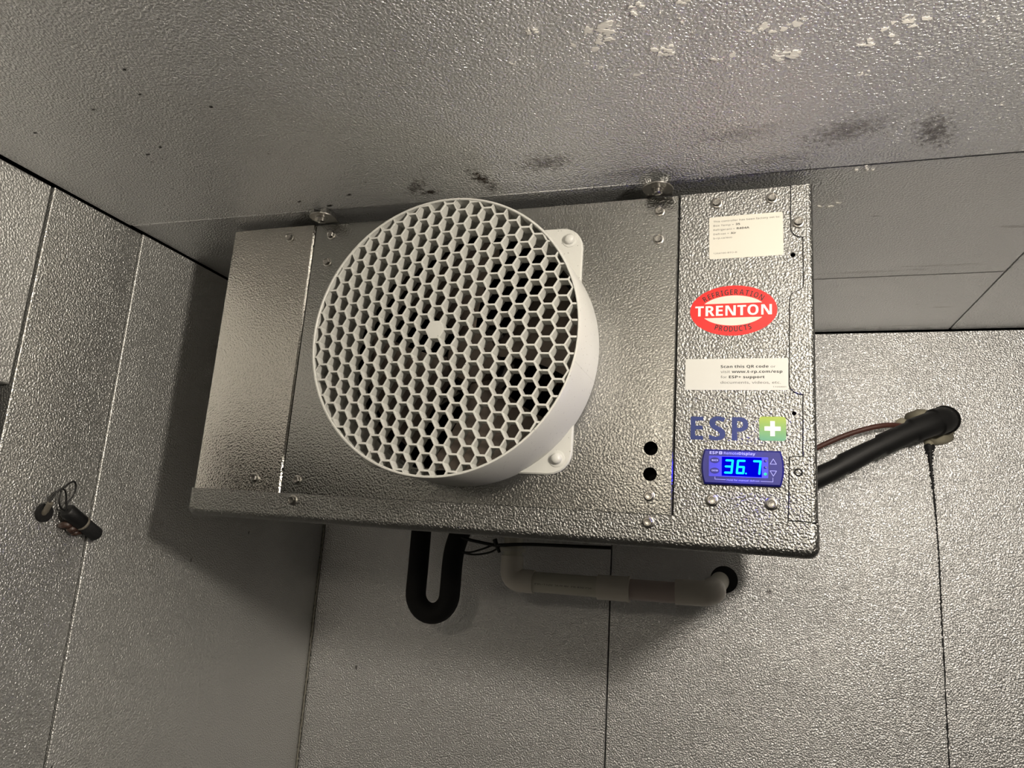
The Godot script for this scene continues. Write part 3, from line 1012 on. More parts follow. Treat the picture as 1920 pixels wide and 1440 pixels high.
func fan(ev: Node3D) -> void:
	# ---- motor and blades deep in the mouth
	var fwd := func(e: float) -> Transform3D: return Transform3D(Basis(Vector3.RIGHT, PI / 2), p3(GU, GV, e))
	var mb := Mb.new()
	lathe(mb, [Vector2(0.0, -0.12), Vector2(0.044, -0.118), Vector2(0.047, -0.11), Vector2(0.047, -0.05), Vector2(0.043, -0.042), Vector2(0.018, -0.038), Vector2(0.014, -0.036), Vector2(0.006, -0.034), Vector2(0.006, -0.008), Vector2(0.0, -0.008)], fwd.call(0.0), 40)
	obj("motor", mb.mesh(), mat.motor, ev)
	mb = Mb.new()
	lathe(mb, [Vector2(0.149, -0.001), Vector2(0.146, -0.012), Vector2(0.1455, -0.05), Vector2(0.147, -0.05), Vector2(0.1475, -0.012)], fwd.call(0.0), 72)
	obj("venturi_ring", mb.mesh(), mat.unit_smooth, ev)
	mb = Mb.new()
	for k in 4:
		var a := TAU * k / 4.0 + 0.6
		tube(mb, [p3(GU + cos(a) * 0.03, GV - sin(a) * 0.03, -0.085), p3(GU + cos(a) * 0.165, GV - sin(a) * 0.165, -0.060)], func(_t: float) -> float: return 0.0035, 8)
	obj("motor_bracket", mb.mesh(), mat.zinc, ev)
	mb = Mb.new()
	lathe(mb, [Vector2(0.0, -0.006), Vector2(0.030, -0.006), Vector2(0.033, -0.010), Vector2(0.033, -0.026), Vector2(0.0, -0.026)], fwd.call(0.0), 36)
	var hub := obj("fan_hub", mb.mesh(), mat.blade, ev)
	for k in 4:
		mb = Mb.new()
		var rows := []
		for i in 9:
			var r := 0.028 + 0.112 * i / 8.0
			var half := lerpf(0.34, 0.62, float(i) / 8.0) * (1.0 if i < 8 else 0.9)
			var row := []
			for j in 9:
				var f := float(j) / 8.0 * 2.0 - 1.0
				var a := TAU * k / 4.0 + 0.35 + half * f
				var z := -0.018 - f * r * 0.17 + 0.006 * (1.0 - f * f)
				row.append(Vector3(GU - 0.372 + cos(a) * r, 0.392 - GV + sin(a) * r, ez(z)))
			rows.append(row)
		var st := SurfaceTool.new()
		st.begin(Mesh.PRIMITIVE_TRIANGLES)
		st.set_smooth_group(0)
		for i in 8:
			for j in 8:
				for q in [rows[i][j], rows[i + 1][j + 1], rows[i + 1][j], rows[i][j], rows[i][j + 1], rows[i + 1][j + 1]]:
					st.add_vertex(q)
		st.generate_normals()
		obj("fan_blade", st.commit(), mat.blade, hub)

	# ---- the guard: ring and square foot, then the honeycomb with its blank centre cell, then four bolts
	mb = Mb.new()
	var foot := urect(0.2405, 0.0325, 0.5035, 0.3215, 0.026)
	plate(mb, foot, [circle(p2(GU, GV), 0.1525, 96)], ez(0.0004), ez(0.0050), 0.0015)
	lathe(mb, [Vector2(GR + 0.0005, 0.0004), Vector2(GR + 0.0005, 0.004), Vector2(GR, 0.006), Vector2(GR, 0.0905), Vector2(GR - 0.0008, 0.0918), Vector2(GR - 0.0022, 0.0920), Vector2(GR - 0.0030, 0.0912), Vector2(GR - 0.0032, 0.0004)], fwd.call(0.0), 96)
	var guard := obj("fan_guard", mb.mesh(), mat.guard, ev, "white plastic honeycomb fan guard")
	obj("honeycomb_grille", honeycomb(), mat.guard, guard)
	for q in [[0.488, 0.048], [0.487, 0.304], [0.2555, 0.048], [0.2555, 0.304]]:
		mb = Mb.new()
		lathe(mb, [Vector2(0.0092, 0.0048), Vector2(0.0090, 0.0058), Vector2(0.0062, 0.0062), Vector2(0.0060, 0.0088), Vector2(0.0048, 0.0108), Vector2(0.0024, 0.0118), Vector2(0.0, 0.0120)], Transform3D(Basis(Vector3.RIGHT, PI / 2), p3(q[0], q[1], 0.0)), 24)
		obj("guard_bolt", mb.mesh(), mat.guard, guard)


func honeycomb() -> ArrayMesh:
	var mb := Mb.new()
	var c := p2(GU, GV) + Vector2(-0.0008, 0.0008)
	var s := 0.01007
	var open := s - 0.00118
	var depth := 0.0155
	var rim := GR - 0.0026
	var dome := func(q: Vector2) -> float: return ez(0.0905 + 0.0085 * (1.0 - (q - p2(GU, GV)).length_squared() / (GR * GR)))
	var disk := scaled(circle(p2(GU, GV), rim + 0.0008, 180), 100.0)
	var disk_in := scaled(circle(p2(GU, GV), rim, 180), 100.0)
	var up := Vector3(0, 0, 1)
	for i in range(-12, 13):
		for j in range(-12, 13):
			var o := c + Vector2(i * 1.5 * s, (j + (0.5 if i % 2 != 0 else 0.0)) * sqrt(3.0) * s)
			var dist := o.distance_to(p2(GU, GV))
			if dist > rim + s:
				continue
			var cell := circle(o, s, 6)
			var hole := circle(o, open, 6)
			if i == 0 and j == 0:
				for k in 6:
					var a := cell[k]
					var b := cell[(k + 1) % 6]
					mb.tri(Vector3(o.x, o.y, dome.call(o)), Vector3(a.x, a.y, dome.call(a)), Vector3(b.x, b.y, dome.call(b)), up, up, up)
					mb.tri(Vector3(o.x, o.y, dome.call(o) - 0.003), Vector3(a.x, a.y, dome.call(a) - 0.003), Vector3(b.x, b.y, dome.call(b) - 0.003), -up, -up, -up)
				continue
			var pieces := []
			if dist + s < rim:
				for k in 6:
					var m := (k + 1) % 6
					var mid := circle(o, open + 0.00035, 6)
					mb.face(Vector3(mid[k].x, mid[k].y, dome.call(mid[k])), Vector3(mid[m].x, mid[m].y, dome.call(mid[m])), Vector3(cell[m].x, cell[m].y, dome.call(cell[m])), Vector3(cell[k].x, cell[k].y, dome.call(cell[k])), up)
					var into := (o - (hole[k] + hole[m]) * 0.5).normalized()
					mb.face(Vector3(mid[k].x, mid[k].y, dome.call(mid[k])), Vector3(mid[m].x, mid[m].y, dome.call(mid[m])), Vector3(hole[m].x, hole[m].y, dome.call(hole[m]) - 0.00035), Vector3(hole[k].x, hole[k].y, dome.call(hole[k]) - 0.00035), Vector3(into.x, into.y, 1).normalized())
			else:
				var half := Vector2(o - p2(GU, GV)).normalized()
				var side := Vector2(-half.y, half.x)
				for sg in [-1.0, 1.0]:
					var box2 := PackedVector2Array([o - half * 0.05, o + half * 0.05, o + half * 0.05 + side * 0.05 * sg, o - half * 0.05 + side * 0.05 * sg])
					for a in Geometry2D.intersect_polygons(scaled(cell, 100.0), disk):
						for b in Geometry2D.intersect_polygons(a, scaled(box2, 100.0)):
							var rest := [b]
							for h in Geometry2D.intersect_polygons(scaled(hole, 100.0), disk_in):
								rest = []
								for q in Geometry2D.clip_polygons(b, h):
									rest.append(q)
							pieces.append_array(rest)
				for q in pieces:
					var ix := Geometry2D.triangulate_polygon(q)
					for k in range(0, ix.size(), 3):
						var t := [q[ix[k]] * 0.01, q[ix[k + 1]] * 0.01, q[ix[k + 2]] * 0.01]
						mb.tri(Vector3(t[0].x, t[0].y, dome.call(t[0])), Vector3(t[1].x, t[1].y, dome.call(t[1])), Vector3(t[2].x, t[2].y, dome.call(t[2])), up, up, up)
			# the walls of the opening, a little wider apart at the back
			var rings := [hole]
			if dist + s >= rim:
				rings = []
				for h in Geometry2D.intersect_polygons(scaled(hole, 100.0), disk_in):
					rings.append(scaled(h, 0.01))
			for h in rings:
				var k2: int = h.size()
				var cc := Vector2.ZERO
				for q in h:
					cc += q / float(k2)
				for k in k2:
					var a: Vector2 = h[k]
					var b: Vector2 = h[(k + 1) % k2]
					var a2 := cc + (a - cc) * 1.05
					var b2 := cc + (b - cc) * 1.05
					var nn := (cc - (a + b) * 0.5)
					var e := (b - a).normalized()
					var n2 := Vector2(-e.y, e.x)
					if n2.dot(nn) < 0.0:
						n2 = -n2
					mb.face(Vector3(a.x, a.y, dome.call(a) - 0.00035), Vector3(b.x, b.y, dome.call(b) - 0.00035), Vector3(b2.x, b2.y, dome.call(b) - depth), Vector3(a2.x, a2.y, dome.call(a) - depth), Vector3(n2.x, n2.y, 0))
	return mb.mesh()


func decals(ev: Node3D) -> void:
	var z := ez(0.0002)
	# settings label near the top
	var mb := Mb.new()
	var o := urect(0.6445, 0.0300, 0.7208, 0.0795, 0.0022)
	plate(mb, o, [], z, z + 0.00025, 0.0001)
	var lab := obj("settings_label", mb.mesh(), mat.label_white, ev, "white paper label with settings text")
	var c := p2(0.68265, 0.05475)
	lab.transform = Transform3D(Basis(Vector3.BACK, 0.012), Vector3(c.x, c.y, 0)) * Transform3D(Basis(), Vector3(-c.x, -c.y, 0))
	var zt := z + 0.00026
	var run := func(s: String, u: float, v: float, cap: float, w: float, bl: bool) -> Array: return [s, p2(u, v).x, p2(u, v).y, zt, cap, w, bl]
	obj("lettering", letters([run.call("This controller has been factory set to:", 0.6490, 0.0365, 0.0020, 0.0690, false), run.call("Box Temp =", 0.6490, 0.0414, 0.0020, 0.0215, false), run.call("Refrigerant =", 0.6490, 0.0464, 0.0020, 0.0225, false),
		run.call("Defrost =", 0.6490, 0.0514, 0.0020, 0.0165, false), run.call("b-rp.ca/evo", 0.6490, 0.0562, 0.0020, 0.0195, false), run.call("1264100-BTO-B", 0.6490, 0.0737, 0.0016, 0.0245, false)]), mat.ink_grey, lab)
	obj("lettering", letters([run.call("35", 0.6724, 0.0414, 0.0022, 0.0046, true), run.call("R404A", 0.6735, 0.0464, 0.0022, 0.0130, true), run.call("Air", 0.6672, 0.0514, 0.0022, 0.0055, true)]), mat.ink, lab)

	# red oval
	var oc := p2(0.6700, 0.1390)
	mb = Mb.new()
	plate(mb, circle(oc, 0.0443, 72, 0.0279), [], z, z + 0.00025, 0.0001)
	var oval := obj("oval_sticker", mb.mesh(), mat.red, ev, "red oval sticker")
	mb = Mb.new()
	var lens := scaled(circle(oc, 0.0335, 64, 0.0167), 100.0)
	for sg in [1.0, -1.0]:
		var bx := PackedVector2Array([Vector2(oc.x - 0.06, oc.y + sg * 0.0079), Vector2(oc.x + 0.06, oc.y + sg * 0.0079), Vector2(oc.x + 0.06, oc.y + sg * 0.03), Vector2(oc.x - 0.06, oc.y + sg * 0.03)])
		for q in Geometry2D.intersect_polygons(lens, scaled(bx, 100.0)):
			plate(mb, scaled(q, 0.01), [], zt - 0.0001, zt, 0.0)
	obj("white_field", mb.mesh(), mat.label_white, oval)
	obj("lettering", letters([["TRENTON", oc.x - 0.0390, oc.y - 0.0056, zt, 0.0112, 0.0780, true]]), mat.white_ink, oval)
	obj("lettering", arc_letters("REFRIGERATION", oc, 0.0352, 0.0176, PI / 2, zt, 0.0060, 0.86, false), mat.red_ink, oval)
	obj("lettering", arc_letters("PRODUCTS", oc, 0.0408, 0.0236, -PI / 2, zt, 0.0060, 0.86, true), mat.red_ink, oval)

	# support label; the square where its code was printed stays blank
	mb = Mb.new()
	plate(mb, urect(0.6218, 0.1920, 0.7245, 0.2258, 0.0016), [], z, z + 0.00025, 0.0001)
	var sup := obj("support_label", mb.mesh(), mat.label_grey, ev, "grey white label with support address")
	obj("lettering", letters([run.call("or", 0.7075, 0.2020, 0.0024, 0.0048, false), run.call("visit", 0.6580, 0.2075, 0.0026, 0.0094, false), run.call("for", 0.6580, 0.2132, 0.0026, 0.0064, false),
		run.call("documents, videos, etc.", 0.6580, 0.2190, 0.0026, 0.0592, false), run.call("1109441", 0.7096, 0.2230, 0.0014, 0.0126, false)]), mat.ink_grey, sup)
	obj("lettering", letters([run.call("Scan this QR code", 0.6580, 0.2020, 0.0028, 0.0474, true), run.call("www.t-rp.com/esp", 0.6692, 0.2075, 0.0028, 0.0496, true), run.call("ESP+ support", 0.6664, 0.2132, 0.0028, 0.0352, true)]), mat.ink, sup)

	# big letters and the green square with a plus
	var big := obj("logo_lettering", letters([["E", p2(0.6284, 0).x, p2(0, 0.2785).y, z, 0.0242, 0.0128, true], ["S", p2(0.6470, 0).x, p2(0, 0.2785).y, z, 0.0242, 0.0162, true], ["P", p2(0.6696, 0).x, p2(0, 0.2785).y, z, 0.0242, 0.0160, true]]), mat.blue_ink, ev, "large blue capital letters")
	mb = Mb.new()
	mb.uv = true
	plate(mb, urect(0.6962, 0.2533, 0.7218, 0.2780, 0.0032), [], z, z + 0.00025, 0.0)
	for i in mb.v.size():
		mb.t[i] = Vector2(0.5, clampf((p2(0, 0.2533).y - mb.v[i].y) / 0.0247, 0.0, 1.0))
	var plus := obj("plus_square", mb.mesh(), mat.green_print, big, "green rounded square with white plus")
	mb = Mb.new()
	var a := 0.0077
	var w := 0.0022
	var pc := p2(0.7090, 0.2656)
	plate(mb, PackedVector2Array([pc + Vector2(-w, a), pc + Vector2(-w, w), pc + Vector2(-a, w), pc + Vector2(-a, -w), pc + Vector2(-w, -w), pc + Vector2(-w, -a), pc + Vector2(w, -a), pc + Vector2(w, -w), pc + Vector2(a, -w), pc + Vector2(a, w), pc + Vector2(w, w), pc + Vector2(w, a)]), [], z + 0.0002, z + 0.0004, 0.0)
	obj("plus_sign", mb.mesh(), mat.white_ink, big)


func bar(mb: Mb, a: Vector2, b: Vector2, w: float, z0: float, z1: float) -> void:
	var d := (b - a).normalized()
	var s := Vector2(-d.y, d.x) * w
	var p := PackedVector2Array()
	for i in 5:
		var t := -PI / 2 + PI * i / 4.0
		p.append(b + d * cos(t) * w + s * sin(t))
	for i in 5:
		var t := PI / 2 + PI * i / 4.0
		p.append(a + d * cos(t) * w + s * sin(t))
	plate(mb, p, [], z0, z1, 0.0)


func controller(ev: Node3D) -> void:
	var z := ez(0.0002)
	var mb := Mb.new()
	# bezel: flat top and foot, sides bowed outwards
	var o := PackedVector2Array()
	for k in 2:
		var sg := 1.0 if k == 0 else -1.0
		for i in 11:
			var f := -1.0 + 2.0 * i / 10.0
			var bow := 0.0030 * (1.0 - f * f)
			o.append(p2(0.6797 + sg * (0.0367 + bow), 0.3064 - sg * f * 0.0177))
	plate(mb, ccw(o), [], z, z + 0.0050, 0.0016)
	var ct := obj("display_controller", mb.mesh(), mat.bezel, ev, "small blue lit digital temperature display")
	var zf := z + 0.0056
	mb = Mb.new()
	var win := urect(0.6602, 0.2962, 0.6986, 0.3156, 0.0004)
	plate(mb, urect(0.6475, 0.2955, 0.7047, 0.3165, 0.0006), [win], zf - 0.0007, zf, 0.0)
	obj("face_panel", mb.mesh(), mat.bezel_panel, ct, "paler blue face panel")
	mb = Mb.new()
	plate(mb, win, [], zf - 0.0007, zf - 0.0003, 0.0)
	obj("display_screen", mb.mesh(), mat.screen, ct, "glowing blue screen")
	# seven-segment figures, leaning a little
	var seg := {"3": "abgcd", "6": "afgedc", "7": "abc"}
	for q in [["3", 0.6672], ["6", 0.6785], ["7", 0.6938]]:
		mb = Mb.new()
		var c := p2(q[1], 0.3060)
		var hw := 0.0033
		var hh := 0.0064
		var at := func(x: float, y: float) -> Vector2: return c + Vector2(x * hw + y * hh * 0.10, y * hh)
		var ends := {"a": [-1, 1, 1, 1], "b": [1, 1, 1, 0], "c": [1, 0, 1, -1], "d": [1, -1, -1, -1], "e": [-1, -1, -1, 0], "f": [-1, 0, -1, 1], "g": [-1, 0, 1, 0]}
		for s in seg[q[0]]:
			var e: Array = ends[s]
			bar(mb, at.call(e[0] * 0.93, e[1] * 0.97), at.call(e[2] * 0.93, e[3] * 0.97), 0.00105, zf - 0.0003, zf - 0.0001)
		obj("digit", mb.mesh(), mat.digit, ct)
	mb = Mb.new()
	plate(mb, circle(p2(0.6836, 0.3124), 0.0008, 12), [], zf - 0.0003, zf - 0.0001, 0.0)
	obj("decimal_point", mb.mesh(), mat.digit, ct)
	for q in [[0.7018, 0.2994], [0.7017, 0.3059], [0.7019, 0.3123]]:
		mb = Mb.new()
		lathe(mb, [Vector2(0.0014, -0.0002), Vector2(0.0013, 0.0003), Vector2(0.0, 0.0006)], Transform3D(Basis(Vector3.RIGHT, PI / 2), Vector3(p2(q[0], q[1]).x, p2(q[0], q[1]).y, zf)), 14)
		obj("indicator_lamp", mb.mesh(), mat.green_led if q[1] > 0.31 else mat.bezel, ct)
	for q in [["BACK", 0.3001], ["ENTER", 0.3106]]:
		mb = Mb.new()
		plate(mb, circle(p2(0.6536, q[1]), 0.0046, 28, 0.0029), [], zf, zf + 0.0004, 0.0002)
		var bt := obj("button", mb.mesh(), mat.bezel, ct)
		bt.set_meta("label", "dark blue oval button")
		obj("button_lettering", letters([[q[0], p2(0.6536, 0).x - 0.0031, p2(0, q[1]).y - 0.0008, zf + 0.0004, 0.0016, 0.0062, true]]), mat.bezel_ink, ct)
	for q in [[0.2999, 1.0], [0.3110, -1.0]]:
		mb = Mb.new()
		var c := p2(0.7094, q[0])
		var k: float = q[1]
		var t3 := [c + Vector2(0, 0.0030 * k), c + Vector2(-0.0030, -0.0022 * k), c + Vector2(0.0030, -0.0022 * k)]
		for i in 3:
			bar(mb, t3[i], t3[(i + 1) % 3], 0.00025, zf - 0.0007, zf - 0.0004)
		obj("arrow_mark", mb.mesh(), mat.bezel_ink, ct)
	mb = Mb.new()
	bar(mb, p2(0.6537, 0.3167), p2(0.6537, 0.3192), 0.0002, zf - 0.0007, zf - 0.0004)
	bar(mb, p2(0.6537, 0.3192), p2(0.6640, 0.3194), 0.0002, zf - 0.0007, zf - 0.0004)
	obj("guide_line", mb.mesh(), mat.bezel_ink, ct)
	mb = Mb.new()
	bar(mb, p2(0.6976, 0.3196), p2(0.7090, 0.3197), 0.0002, zf - 0.0007, zf - 0.0004)
	bar(mb, p2(0.7090, 0.3197), p2(0.7090, 0.3157), 0.0002, zf - 0.0007, zf - 0.0004)
	obj("guide_line", mb.mesh(), mat.bezel_ink, ct)
	obj("lettering", letters([["ESP", p2(0.6482, 0).x, p2(0, 0.2937).y, zf - 0.0006, 0.0028, 0.0082, true], ["Remote", p2(0.6622, 0).x, p2(0, 0.2937).y, zf - 0.0006, 0.0026, 0.0140, false], ["Display", p2(0.6766, 0).x, p2(0, 0.2937).y, zf - 0.0006, 0.0026, 0.0158, true],
		["Hold for manual defrost", p2(0.6652, 0).x, p2(0, 0.3202).y, zf - 0.0006, 0.0015, 0.0312, false]]), mat.bezel_ink, ct)
	mb = Mb.new()
	plate(mb, urect(0.6574, 0.2908, 0.6606, 0.2938, 0.0006), [], zf - 0.0007, zf - 0.0004, 0.0)
	obj("plus_badge", mb.mesh(), mat.bezel_ink, ct)
	mb = Mb.new()
	var pc := p2(0.6590, 0.2923)
	bar(mb, pc + Vector2(-0.0007, 0), pc + Vector2(0.0007, 0), 0.0002, zf - 0.0004, zf - 0.0003)
	bar(mb, pc + Vector2(0, -0.0007), pc + Vector2(0, 0.0007), 0.0002, zf - 0.0004, zf - 0.0003)
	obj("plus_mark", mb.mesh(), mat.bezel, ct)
	# the light of the display, within its thin glowing face
	var l := OmniLight3D.new()
	l.name = "display_glow"
	l.position = Vector3(p2(0.6797, 0).x, p2(0, 0.306).y, zf - 0.0005)
	l.light_color = Color(0.06, 0.06, 1.0)
	l.light_energy = 0.010
	l.light_size = 0.0001
	l.omni_range = 6.0
	l.omni_attenuation = 2.0
	l.shadow_enabled = true
	ev.add_child(l, true)


# ---------------------------------------------------------------- pipes, cables, odds and ends
func pipes() -> void:
	# black insulated trap
	var mb := Mb.new()
	var cx := 0.3355
	var path := []
	for i in 8:
		path.append(Vector3(0.2955, -0.22 - 0.026 * i, 0.165))
	for i in 17:
		var a := PI + PI * i / 16.0
		path.append(Vector3(0.3275 + cos(a) * 0.0325, -0.437 + sin(a) * 0.0345, 0.165 + 0.004 * i / 16.0))
	for q in smooth_path([Vector3(0.3602, -0.42, 0.169), Vector3(0.3604, -0.39, 0.169), Vector3(0.3622, -0.365, 0.169), Vector3(0.3668, -0.345, 0.169), Vector3(0.374, -0.325, 0.17), Vector3(0.384, -0.30, 0.172), Vector3(0.392, -0.22, 0.175)], 4):
		path.append(q)
	tube(mb, path, func(_t: float) -> float: return 0.0178, 22)
	tag(obj("insulated_trap", mb.mesh(), mat.insulation), "black foam insulated pipe bent in a U below the evaporator", "pipe")

	# white drain pipe
	var dp := thing("drain_pipe", "white plastic drain pipe running sideways along the wall below the evaporator", "pipe", Vector3(0.47, -0.42, 0.17))
	var at := func(p: Vector3) -> Vector3: return p - Vector3(0.47, -0.42, 0.17)
	var piece := func(called: String, pts: Array, r: Callable, m: Material) -> MeshInstance3D:
		var k := Mb.new()
		var q := []
		for p in pts:
			q.append(at.call(p))
		tube(k, q, r, 24)
		return obj(called, k.mesh(), m, dp)
	var elbow := []
	for i in 5:
		elbow.append(Vector3(0.4685, -0.3655 - 0.0057 * i, 0.17))
	for i in 9:
		var a := PI + PI / 2 * (i + 1) / 9.0
		elbow.append(Vector3(0.4845 + cos(a) * 0.016, -0.389 + sin(a) * 0.0160, 0.17))
	elbow.append(Vector3(0.5085, -0.4052, 0.17))
	piece.call("elbow", elbow, func(_t: float) -> float: return 0.0190, mat.pvc_fitting)
	piece.call("riser", [Vector3(0.4685, -0.368, 0.17), Vector3(0.4685, -0.20, 0.17)], func(_t: float) -> float: return 0.0158, mat.pvc)
	piece.call("pipe", [Vector3(0.50, -0.4052, 0.17), Vector3(0.64, -0.4052, 0.17)], func(_t: float) -> float: return 0.0165, mat.pvc)
	piece.call("coupling", [Vector3(0.6155, -0.4052, 0.17), Vector3(0.6157, -0.4052, 0.17), Vector3(0.6664, -0.4050, 0.17), Vector3(0.6666, -0.4050, 0.17)], func(t: float) -> float: return 0.0196, mat.pvc_fitting)
	piece.call("coupling_lip", [Vector3(0.6640, -0.4050, 0.17), Vector3(0.6672, -0.4050, 0.17)], func(_t: float) -> float: return 0.0206, mat.pvc_fitting)
	piece.call("pipe", [Vector3(0.66, -0.4050, 0.17), Vector3(0.75, -0.4045, 0.17)], func(_t: float) -> float: return 0.0162, mat.primer)
	var e2 := [Vector3(0.7385, -0.4030, 0.17), Vector3(0.770, -0.4022, 0.17)]
	for i in 9:
		var a := PI / 2 * (i + 1) / 9.0
		e2.append(Vector3(0.776 + sin(a) * 0.019, -0.4020 + 0.004 * i / 9.0, 0.151 + cos(a) * 0.019))
	e2.append(Vector3(0.7950, -0.3975, 0.125))
	piece.call("elbow", e2, func(_t: float) -> float: return 0.0196, mat.pvc_fitting)
	piece.call("wall_stub", [Vector3(0.7950, -0.3975, 0.13), Vector3(0.8030, -0.388, 0.002)], func(_t: float) -> float: return 0.0162, mat.pvc)
	piece.call("union_nut", [Vector3(0.4685, -0.3585, 0.17), Vector3(0.4685, -0.3530, 0.17)], func(_t: float) -> float: return 0.0215, mat.label_white)
	var pr := obj("pipe_print", letters([["PVC-1120  SCH 40  PR 450 PSI", 0.514 - 0.47, -0.4085 + 0.42, 0.0163, 0.0032, 0.094, false]]), mat.ink_grey, dp)
	pr.set_meta("label", "faint grey print along the pipe")

	# taped line set into the back wall
	mb = Mb.new()
	path = smooth_path([Vector3(0.86, -0.255, 0.10), Vector3(0.963, -0.206, 0.09), Vector3(1.038, -0.162, 0.075), Vector3(1.100, -0.128, 0.060), Vector3(1.145, -0.107, 0.045), Vector3(1.166, -0.098, 0.024), Vector3(1.170, -0.097, -0.006)], 26)
	tube(mb, path, func(t: float) -> float: return 0.0150 + 0.0062 * smoothstep(0.35, 0.8, t) + 0.0030 * (1.0 - fmod(t * 7.0 + 0.3, 1.0)), 26)
	tag(obj("taped_line", mb.mesh(), mat.tape), "thick black taped refrigerant line entering the back wall right of the evaporator", "pipe")
	mb = Mb.new()
	path = smooth_path([Vector3(0.86, -0.215, 0.09), Vector3(0.966, -0.153, 0.06), Vector3(1.020, -0.127, 0.052), Vector3(1.066, -0.113, 0.045), Vector3(1.098, -0.110, 0.03), Vector3(1.114, -0.112, 0.004)], 10)
	tube(mb, path, func(_t: float) -> float: return 0.0044, 12)
	tag(obj("brown_cable", mb.mesh(), mat.brown_wire), "thin reddish brown cable above the black taped line at the back wall", "cable")
	# expanding foam round the hole
	mb = Mb.new()
	var fn := grain_noise(26.0, 4)
	var blob := func(c: Vector3, r: Vector3) -> void:
		var rings := 10
		var seg := 18
		var pt := func(i: int, j: int) -> Vector3:
			var ph := PI * i / rings
			var th := TAU * (j % seg) / seg
			var d := Vector3(sin(ph) * cos(th), cos(ph), sin(ph) * sin(th))
			return c + d * r * (1.0 + 0.55 * fn.get_noise_3dv((c + d * r) * 1.0))
		for i in rings:
			for j in seg:
				var a: Vector3 = pt.call(i, j)
				var b: Vector3 = pt.call(i, j + 1)
				var cc: Vector3 = pt.call(i + 1, j + 1)
				var d: Vector3 = pt.call(i + 1, j)
				mb.quad(a, b, cc, d, (a - c).normalized(), (b - c).normalized(), (cc - c).normalized(), (d - c).normalized())
	blob.call(Vector3(1.138, -0.088, 0.001), Vector3(0.024, 0.014, 0.009))
	blob.call(Vector3(1.104, -0.102, 0.001), Vector3(0.011, 0.009, 0.008))
	blob.call(Vector3(1.160, -0.124, 0.001), Vector3(0.021, 0.013, 0.011))
	blob.call(Vector3(1.176, -0.108, 0.001), Vector3(0.010, 0.014, 0.009))
	blob.call(Vector3(1.146, -0.134, 0.001), Vector3(0.008, 0.008, 0.007))
	tag(obj("sealing_foam", mb.mesh(), mat.foam), "lumpy beige sealing foam around the hole of the taped line", "sealant")

	# wires under the back edge of the pan
	var wires := [
		[Vector3(0.36, -0.335, 0.178), Vector3(0.385, -0.342, 0.182), Vector3(0.415, -0.347, 0.182), Vector3(0.441, -0.3500, 0.18), Vector3(0.452, -0.349, 0.184), Vector3(0.50, -0.345, 0.19), Vector3(0.565, -0.3435, 0.196), Vector3(0.64, -0.342, 0.2)],
		[Vector3(0.36, -0.352, 0.17), Vector3(0.372, -0.3615, 0.175), Vector3(0.391, -0.365, 0.176), Vector3(0.414, -0.3585, 0.176), Vector3(0.434, -0.3505, 0.176), Vector3(0.448, -0.349, 0.178)],
		[Vector3(0.36, -0.356, 0.17), Vector3(0.374, -0.3645, 0.172), Vector3(0.400, -0.3680, 0.174), Vector3(0.427, -0.3632, 0.175), Vector3(0.442, -0.3555, 0.176), Vector3(0.449, -0.348, 0.178)],
	]
	var labels := ["long black wire lying along the rear underside of the evaporator", "black wire loop arching up between the insulated trap and the drain pipe", "lowest black wire loop sagging between the insulated trap and the drain pipe"]
	for i in 3:
		mb = Mb.new()
		var rr := 0.0028 if i == 0 else 0.0016
		tube(mb, smooth_path(wires[i], 10), func(_t: float) -> float: return rr, 10)
		tag(obj("black_wire", mb.mesh(), mat.wire), labels[i], "wire", "black wires under the evaporator")
	mb = Mb.new()
	tube(mb, smooth_path([Vector3(0.438, -0.340, 0.18), Vector3(0.4425, -0.351, 0.18), Vector3(0.4475, -0.3615, 0.178)], 6), func(t: float) -> float: return 0.0042 - 0.0016 * t, 10)
	tag(obj("cable_tie", mb.mesh(), mat.wire), "dark taped bundle end beside the top of the drain elbow", "cable")


